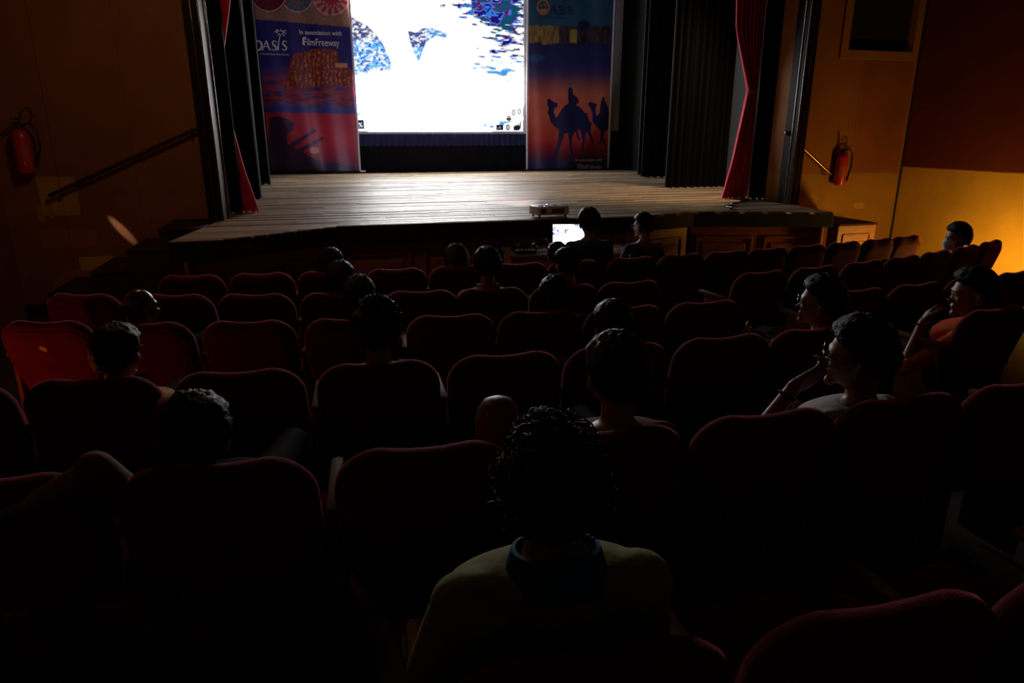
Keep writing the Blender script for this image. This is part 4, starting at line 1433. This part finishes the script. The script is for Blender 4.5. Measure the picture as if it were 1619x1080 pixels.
    if collar is not None:
        b = MB()
        rings = []
        for z_, r_ in ((-0.045, 0.082), (0.0, 0.074), (0.022, 0.072), (0.020, 0.080), (-0.02, 0.092), (-0.05, 0.098)):
            rings.append([nb + ax * r_ * math.cos(a) + fw * (r_ * 0.92) * math.sin(a) + Vector((0, 0, z_ + 0.01 - 0.012 * math.sin(a))) for a in np.linspace(0, 2 * PI, 24, endpoint=False)])
        b.loft(rings, caps=False)
        b.build('collar', collar, root)
    b = MB()
    for s in (-1, 1):
        b.ell((s * 0.027, 0.0825, 0.003), (0.0085, 0.005, 0.0045), T=HT, nu=10, nv=6)
    b.build('eyes', M['eye'], root)
    if 'glasses' in extras:
        b = MB()
        for s in (-1, 1):
            b.tube([(s * 0.032 + 0.022 * math.cos(a), 0.104, 0.004 + 0.017 * math.sin(a)) for a in np.linspace(0, 2 * PI, 17)], 0.0018, 6, T=HT)
            b.tube([(s * 0.054, 0.103, 0.008), (s * 0.072, 0.075, 0.008), (s * 0.080, -0.01, 0.008)], 0.002, 6, T=HT)
        b.tube([(-0.010, 0.106, 0.006), (0.010, 0.106, 0.006)], 0.002, 6, T=HT)
        gl = b.build('spectacles', M['glass_frame'], root)
        b = MB()
        for s in (-1, 1):
            vs_ = [(s * 0.032 + 0.021 * math.cos(a), 0.104, 0.004 + 0.016 * math.sin(a)) for a in np.linspace(0, 2 * PI, 16, endpoint=False)]
            b.add(vs_, [tuple(range(16))], HT)
        b.build('lens', M['glass_clear'], gl)
    if 'mask' in extras:
        b = MB()
        vs_, n_ = [], 14
        rows_ = ((-0.010, 1.02), (-0.030, 1.20), (-0.055, 1.17), (-0.080, 1.08), (-0.100, 0.95))
        for z_, k in rows_:
            for i in range(n_ + 1):
                a = R(-68 + 136 * i / n_)
                vs_.append((0.070 * math.sin(a) * (1 - 0.2 * abs(z_) * 5), 0.090 * math.cos(a) * k + 0.008, z_))
        fs_ = [(r_ * (n_ + 1) + i, r_ * (n_ + 1) + i + 1, (r_ + 1) * (n_ + 1) + i + 1, (r_ + 1) * (n_ + 1) + i) for r_ in range(4) for i in range(n_)]
        b.add(vs_, fs_, HT)
        for s in (-1, 1):
            b.tube([(s * 0.062, 0.040, -0.02), (s * 0.078, 0.0, 0.005), (s * 0.078, -0.012, -0.01)], 0.0015, 5, T=HT)
        b.build('face_mask', M['mask'], root)
    root['_m'] = 0
    del root['_m']
    return root, Mi, HT, nb, pel

M['eye'] = mat('dark_eye', (0.02, 0.015, 0.012), 0.15, spec=0.8)
c_ = {
    'olive': cloth('pale_olive_tshirt', (0.22, 0.22, 0.07)), 'black': cloth('black_shirt', (0.015, 0.015, 0.018)), 'navy': cloth('navy_shirt', (0.02, 0.10, 0.22)),
    'red': cloth('crimson_shirt', (0.30, 0.012, 0.03)), 'orange': cloth('orange_kurta', (0.85, 0.13, 0.02)), 'tan': cloth('tan_orange_shirt', (0.50, 0.19, 0.07)),
    'white': cloth('off_white_shirt', (0.50, 0.48, 0.52)), 'brown': cloth('brown_shirt', (0.20, 0.09, 0.03)), 'mauve': cloth('mauve_grey_shirt', (0.16, 0.12, 0.20)),
    'check': cloth('checked_shirt', (0.30, 0.17, 0.20)), 'pink': cloth('magenta_shirt', (0.42, 0.02, 0.12)), 'mustard': cloth('mustard_shirt', (0.42, 0.22, 0.03)), 'plum': cloth('plum_shirt', (0.14, 0.03, 0.05)),
}
def L3(seat, u, v, z):
    """a point in the seat's own frame from its place and depth in view"""
    return CHAIR[seat].matrix_world.inverted() @ at(u, v, z)

# nearest viewer, curly hair, pale olive t-shirt
person('curly-haired person in a pale olive t-shirt, nearest the camera, seen from behind', ('A', 0), 872, 776, 0.21, c_['olive'], 'curly', 0.013, yaw=-4, pitch=4, vs=0.007, hs=0.98, up=0.055, hairm='hair_soft', collar=c_['navy'], sleeves=0.85, seed=3, width=1.0)
# second from front-left: slumped, arm along the next seat
s_ = ('B', 1)
person('slumped dark-haired person in brown, left arm along the next seat', s_, 312, 694, 0.22, c_['brown'], 'short', 0.026, yaw=-10, pitch=8, vs=0.008, sleeves=1.0, seed=4,
       arms={'l': (L3(s_, 150, 742, 1.78), L3(s_, 60, 790, 1.75), (-1, 0.1, -0.3), (0, 0, -1), 0.4)})
s_ = ('C', 1)
person('dark-haired person left of the aisle, right ear lit, mustard sleeve on armrest', s_, 187, 562, 0.20, c_['mustard'], 'short', 0.020, yaw=-14, pitch=-2, vs=0.008, seed=5,
       arms={'r': (L3(s_, 284, 644, 2.62), L3(s_, 265, 655, 2.75), (0, 1, 0), (0, 0, -1), 0.5)})
person('bald person with a glossy scalp in a crimson shirt, facing right', ('D', 1), 221, 487, 0.20, c_['red'], 'balding', 0.006, yaw=-42, pitch=0, skin='skin_dark', vs=0.008, seed=6, width=1.08)
person('short-haired person farthest left in the front row', ('F', 2), 524, 417, 0.18, c_['black'], 'short', 0.020, yaw=-8, seed=7)
person('dark-haired person in the second row behind the first head', ('E', 3), 539, 443, 0.18, c_['black'], 'short', 0.020, yaw=-12, seed=8)
person('sleek-haired person with a shiny crown, mustard shirt, third row', ('D', 3), 569, 470, 0.20, c_['mustard'], 'flat', 0.016, yaw=-5, seed=9)
person('bushy-haired person with magenta cloth at the neck, fourth row', ('C', 3), 596, 522, 0.18, c_['pink'], 'bushy', 0.026, yaw=5, pitch=3, vs=0.008, seed=10)
person('long-haired person in the front row left of the checked collar', ('F', 4), 722, 412, 0.20, c_['black'], 'long', 0.022, yaw=2, hairm='hair_soft', seed=11, hs=1.05)
person('short-haired person in a pale checked shirt with collar', ('E', 5), 770, 420, 0.20, c_['check'], 'short', 0.020, yaw=3, seed=12, collar=c_['check'])
person('dark-haired person half hidden, directly behind the laptop man', ('F', 6), 881, 406, 0.24, c_['black'], 'short', 0.020, yaw=10, seed=13)
person('dark-haired person with lit left cheek, second row behind laptop', ('E', 6), 896, 420, 0.22, c_['black'], 'short', 0.018, yaw=22, seed=14)
person('long-haired person in red, third row, below the laptop man', ('D', 5), 877, 470, 0.20, c_['red'], 'long', 0.020, yaw=6, seed=15)
person('low-slouched person with glossy hair just ahead of a taller head', ('C', 5), 968, 518, 0.24, c_['black'], 'flat', 0.020, yaw=8, pitch=6, seed=16)
person('short-haired person in plum with lit left ear, centre right', ('B', 3), 973, 594, 0.20, c_['plum'], 'short', 0.018, yaw=12, pitch=4, vs=0.008, seed=17, hs=1.08)
# viewer in glasses and tan shirt, looking left
s_ = ('C', 7)
person('person in glasses and tan-orange shirt looking towards the screen', s_, 1298, 480, 0.22, c_['tan'], 'short', 0.022, yaw=48, pitch=6, vs=0.008, seed=18, hs=1.12, extras=('glasses',),
       arms={'l': (L3(s_, 1240, 600, 3.55), L3(s_, 1216, 545, 3.72), (-0.5, 0.8, 0.3), (0, 0.3, 1), 0.6)})
s_ = ('B', 5)
person('large-haired person in glasses and pale shirt, chin resting on the hand', s_, 1358, 566, 0.26, c_['white'], 'short', 0.024, yaw=50, pitch=8, roll=-4, vs=0.007, seed=19, hs=1.14, extras=('glasses',), sleeves=0.7, torso_yaw=12,
       arms={'l': (L3(s_, 1196, 690, 2.50), L3(s_, 1255, 612, 2.46), L3(s_, 1302, 585, 2.44) - L3(s_, 1255, 612, 2.46), (0.6, 0.2, 0.6), 0.9)})
s_ = ('C', 9)
person('person in an orange kurta looking left, hand raised to the mouth', s_, 1538, 466, 0.30, c_['orange'], 'short', 0.022, yaw=58, pitch=-2, vs=0.007, seed=20, hs=1.22, sleeves=1.0, torso_yaw=25,
       arms={'l': (L3(s_, 1428, 582, 3.95), L3(s_, 1460, 508, 4.05), L3(s_, 1482, 474, 4.10) - L3(s_, 1460, 508, 4.05), L3(s_, 1540, 480, 4.1) - L3(s_, 1460, 508, 4.05), 0.8),
             'r': (L3(s_, 1480, 560, 4.5), L3(s_, 1420, 530, 4.6), (-1, 0.2, 0), (0, 0, -1), 0.5)})
person('person in a pale blue face mask in profile before the amber wall', ('E', 13), 1513, 377, 0.24, c_['black'], 'short', 0.024, yaw=62, pitch=2, vs=0.007, seed=21, hs=1.15, extras=('mask',))

# ================================================================== LAPTOP TABLE
ang = R(-6)
tb = thing('control_table', 'small ochre-fronted table before the stage carrying the laptop', 'table', (2.62, 6.98, 0), ang)
b = MB(); b.box((0, 0, 0.735), (1.62, 0.60, 0.03), bevel=0.006); b.build('tabletop', M['table_top'], tb, smooth=False)
b = MB(); b.box((0, -0.27, 0.41), (1.54, 0.02, 0.62)); b.build('front_board', M['table_cloth'], tb, smooth=False)
for s in (-1, 1):
    b = MB(); b.box((s * 0.77, 0, 0.41), (0.02, 0.54, 0.62)); b.build('side_board', M['table_cloth'], tb, smooth=False)
    for q in (-1, 1):
        b = MB(); b.box((s * 0.75, q * 0.25, 0.36), (0.045, 0.045, 0.72)); b.build('leg', M['black_metal'], tb, smooth=False)
TMW = Matrix.Translation((2.62, 6.98, 0)) @ Matrix.Rotation(ang, 4, 'Z')
def ontable(x, y, z=0.751): return TMW @ Vector((x, y, z))
lp = thing('laptop', 'open laptop showing the same glowing white image', 'laptop', ontable(-0.10, -0.04), ang + R(-6))
b = MB(); b.box((0, 0, 0.009), (0.36, 0.24, 0.016), bevel=0.004); b.build('keyboard_base', M['plastic'], lp, smooth=False)
TL = Matrix.Translation((0, 0.12, 0.016)) @ Matrix.Rotation(R(-12), 4, 'X')
b = MB(); b.box((0, 0.004, 0.125), (0.37, 0.008, 0.25), T=TL, bevel=0.002); b.build('lid', M['plastic'], lp, smooth=False)
nu, nv = 90, 60
X, Z = np.meshgrid(np.linspace(-0.175, 0.175, nu), np.linspace(0.012, 0.240, nv))
Lu, Lv = (X + 0.175) / 0.35 * 280 + 552, (0.240 - Z) / 0.228 * 190 + 15
Cc = np.ones((nv, nu, 3)) * np.array([0.95, 0.97, 1.0])
ink = inpoly(Lu, Lv, polyA) | inpoly(Lu, Lv, [(u, v + 10) for u, v in polyB]) | ((0.9 * blob(Lu, Lv, 745, 16, 50, 16) + 0.8 * blob(Lu, Lv, 800, 45, 42, 36) + fbm(Lu * 0.06, Lv * 0.2, 5)) > 1.15)
ink = ink & (fbm(Lu * 0.1, Lv * 0.1, 8) > 0.4)
Cc = np.where(ink[..., None], srgb((95, 125, 225)) / 4.5, Cc)
P = np.stack([X, -0.003 + 0 * X, Z], -1).reshape(-1, 3)
P = np.array([tuple(TL @ Vector(p)) for p in P]).reshape(nv, nu, 3)
link('display', grid_mesh('display', P, emit('laptop_display', (1, 1, 1), 4.5, True), Cc, smooth=False), lp)
b = MB()
for r_ in range(5):
    for q in range(12):
        b.box((-0.14 + q * 0.0255, 0.075 - r_ * 0.026, 0.0185), (0.021, 0.021, 0.003))
kb = b.build('keys', M['rubber'], lp, smooth=False); kb['kind'] = 'stuff'
def small(name, label, cat, x, y, rz=0): 
    p = ontable(x, y)
    return thing(name, label, cat, p, ang + R(rz))
t = small('headphones', 'black headphones lying left of the laptop', 'headphones', -0.42, -0.10, 20)
b = MB(); b.tube([(0.085 * math.cos(a), 0.02, 0.05 + 0.085 * math.sin(a)) for a in np.linspace(0, PI, 18)], 0.009, 8); b.build('headband', M['plastic'], t)
for s in (-1, 1):
    b = MB(); b.ell((s * 0.085, 0.02, 0.042), (0.022, 0.04, 0.042)); b.build('ear_cup', M['plastic'], t)
t = small('equipment_bag', 'black soft bag at the left end of the table', 'bag', -0.60, 0.02, 8)
b = MB()
rings = []
for z_, k in ((0.0, 0.9), (0.03, 1.0), (0.07, 0.95), (0.10, 0.7), (0.11, 0.3)):
    rings.append([(0.14 * k * math.cos(a) * (1 + 0.08 * math.sin(3 * a)), 0.10 * k * math.sin(a), z_) for a in np.linspace(0, 2 * PI, 20, endpoint=False)])
b.loft(rings); b.build('bag_body', M['plastic'], t)
b = MB(); b.tube([(-0.08, 0, 0.10), (-0.04, 0, 0.14), (0.04, 0, 0.14), (0.08, 0, 0.10)], 0.007, 6); b.build('bag_handle', M['plastic'], t)
t = small('mixer_unit', 'flat black control box in front of the bag', 'control box', -0.62, -0.19, 0)
b = MB(); b.box((0, 0, 0.02), (0.22, 0.14, 0.04), bevel=0.006); b.build('case', M['plastic'], t, smooth=False)
for q in range(5):
    b = MB(); b.lathe([(0.001, 0.04), (0.007, 0.04), (0.006, 0.052), (0.001, 0.052)], 10, T=Matrix.Translation((-0.08 + q * 0.04, 0.0, 0))); b.build('knob', M['print_pale'], t)
for q, (x, y, rz) in enumerate(((0.44, 0.02, 14), (0.56, -0.12, -20))):
    b = MB(); b.box((0, 0, 0.002), (0.21, 0.297, 0.003))
    o = b.build('paper_sheet', M['paper'], smooth=False)
    o.location = ontable(x, y, 0.751 + q * 0.004); o.rotation_euler = (0, 0, ang + R(rz))
    tag(o, ('white paper sheet on the right part of the table' if q == 0 else 'tilted white paper sheet at the table end by the second man'), 'paper')
t = small('phone', 'black phone lying on the papers at the table', 'phone', 0.62, 0.10, 30)
b = MB(); b.box((0, 0, 0.012), (0.075, 0.15, 0.009), bevel=0.003); b.build('phone_case', M['plastic'], t, smooth=False)

# the two men at the table on plain chairs
def plain_chair(label, loc, rz):
    t = thing('plastic_chair', label, 'chair', loc, rz)
    b = MB(); b.box((0, 0.24, 0.43), (0.42, 0.42, 0.035), bevel=0.012); b.build('seat', M['plastic'], t)
    b = MB(); b.box((0, 0.0, 0.66), (0.40, 0.03, 0.28), bevel=0.012); b.build('backrest', M['plastic'], t)
    for sx in (-1, 1):
        for yy, top in ((0.02, 0.78), (0.42, 0.43)):
            b = MB(); b.tube([(sx * 0.19, yy, 0.0), (sx * 0.185, yy, top)], 0.013, 8); b.build('leg', M['black_metal'], t)
    return t
MAN1 = Matrix.Translation((2.50, 6.20, 0)) @ Matrix.Rotation(R(-4), 4, 'Z')
MAN2 = Matrix.Translation((3.10, 6.28, 0)) @ Matrix.Rotation(R(4), 4, 'Z')
plain_chair('black chair under the man at the laptop', (2.50, 6.20, 0), R(-4))
plain_chair('black chair under the second man right of the laptop', (3.10, 6.28, 0), R(4))
person('man in dark blue at the laptop, seen from behind', None, 931, 353, 0.18, c_['navy'], 'short', 0.022, yaw=4, pitch=-4, base=MAN1, vs=0.008, seed=30, hs=1.1, width=1.15, pel_y=0.26)
person('man in spectacles right of the laptop, face lit from the left', None, 1017, 358, 0.18, c_['mauve'], 'short', 0.018, yaw=30, pitch=-6, base=MAN2, vs=0.008, seed=31, hs=1.05, extras=('glasses',), pel_y=0.26)

# ---- projector on the stage edge
t = thing('projector', 'pale boxy projector standing on the front edge of the stage', 'projector', (2.50, 7.66, SZ + 0.004), R(5))
b = MB(); b.box((0, 0, 0.075), (0.40, 0.28, 0.10), bevel=0.02); b.build('case', M['proj_white'], t)
b = MB()
for q in range(9):
    b.box((-0.02 + q * 0.018, -0.142, 0.075), (0.009, 0.006, 0.05))
b.box((-0.13, -0.142, 0.075), (0.06, 0.006, 0.045)); b.build('port_grille', M['proj_dark'], t, smooth=False)
b = MB(); b.lathe([(0.001, 0.0), (0.05, 0.0), (0.05, 0.04), (0.04, 0.04), (0.038, 0.03), (0.001, 0.034)], 24, T=Matrix.Translation((0.06, 0.135, 0.08)) @ Matrix.Rotation(-PI / 2, 4, 'X')); b.build('lens', M['lens'], t)
b = MB(); b.lathe([(0.001, 0.126), (0.03, 0.126), (0.03, 0.130), (0.001, 0.130)], 18, T=Matrix.Translation((0.08, 0.02, 0))); b.box((-0.07, -0.02, 0.127), (0.13, 0.07, 0.004)); b.build('control_panel', M['proj_dark'], t, smooth=False)
b = MB(); b.lathe([(0.001, 0.125), (0.006, 0.125), (0.006, 0.129), (0.001, 0.129)], 10, T=Matrix.Translation((-0.10, -0.09, 0))); b.build('status_light', emit('blue_led', (0.3, 0.4, 1.0), 6.0), t)
for sx in (-1, 1):
    for sy in (-1, 1):
        b = MB(); b.lathe([(0.001, 0), (0.015, 0), (0.012, 0.028), (0.001, 0.028)], 10, T=Matrix.Translation((sx * 0.16, sy * 0.10, 0))); b.build('foot', M['rubber'], t)
# cable over the boards at the right
pts = [(6.02, 9.2), (5.98, 8.9), (5.6, 8.55), (5.35, 8.35), (5.1, 8.05), (4.95, 7.72)]
b = MB()
sp = []
for i in range(len(pts) - 1):
    for k in range(6):
        t_ = k / 6
        sp.append((pts[i][0] * (1 - t_) + pts[i + 1][0] * t_ + 0.03 * math.sin(i * 6 + k), pts[i][1] * (1 - t_) + pts[i + 1][1] * t_, SZ + 0.014))
b.tube(sp, 0.010, 6)
tag(b.build('cable', M['rubber']), 'black cable trailing from the red curtain to the stage edge', 'cable')
# brown bag standing on the seat to the left of the curly head
s_ = ('B', 2)
cen = CHAIR[s_].matrix_world @ Vector((0.245, 0.245, 0.474))
t = thing('leather_bag', 'brown rounded leather bag standing on a seat left of the curly head', 'bag', cen, 0)
b = MB()
rings = []
for z_, k in ((0.0, 0.9), (0.06, 1.0), (0.27, 1.0), (0.35, 0.97), (0.395, 0.85), (0.420, 0.62), (0.430, 0.3), (0.432, 0.02)):
    rings.append([(0.075 * k * math.cos(a), 0.07 * k * math.sin(a), z_) for a in np.linspace(0, 2 * PI, 20, endpoint=False)])
b.loft(rings); b.build('bag_body', M['leather'], t)
b = MB(); b.tube([(-0.05, -0.06, 0.40), (0.0, -0.085, 0.30), (0.05, -0.06, 0.40)], 0.006, 6); b.build('strap', M['leather'], t)
# watch, bracelet, phone
def band(label, name, cat, c, axis, r, m, w_=0.006):
    d = axis.normalized()
    a = d.cross(Vector((0, 0, 1))).normalized()
    e = d.cross(a)
    b = MB(); b.tube([(a * math.cos(q) + e * math.sin(q)) * r for q in np.linspace(0, 2 * PI, 20)], w_, 6)
    o = b.build(name, m); o.location = c
    return tag(o, label, cat)
W1, W2 = at(1196, 690, 2.50), at(1255, 612, 2.46)
band('dark wristwatch with a small bright dial on the raised arm', 'wristwatch', 'watch', W1.lerp(W2, 0.82), W2 - W1, 0.031, M['plastic'], 0.007)
W1, W2 = at(1428, 582, 3.95), at(1460, 508, 4.05)
band('red thread bracelet on the wrist of the person in orange', 'bracelet', 'bracelet', W1.lerp(W2, 0.88), W2 - W1, 0.030, M['ext_red'], 0.004)
ph_ = thing('phone', 'slim dark phone held by the person in tan', 'phone', at(1207, 521, 3.80), R(30))
b = MB(); b.box((0, 0, 0), (0.15, 0.075, 0.009), bevel=0.003); b.build('phone_case', M['plastic'], ph_, smooth=False)
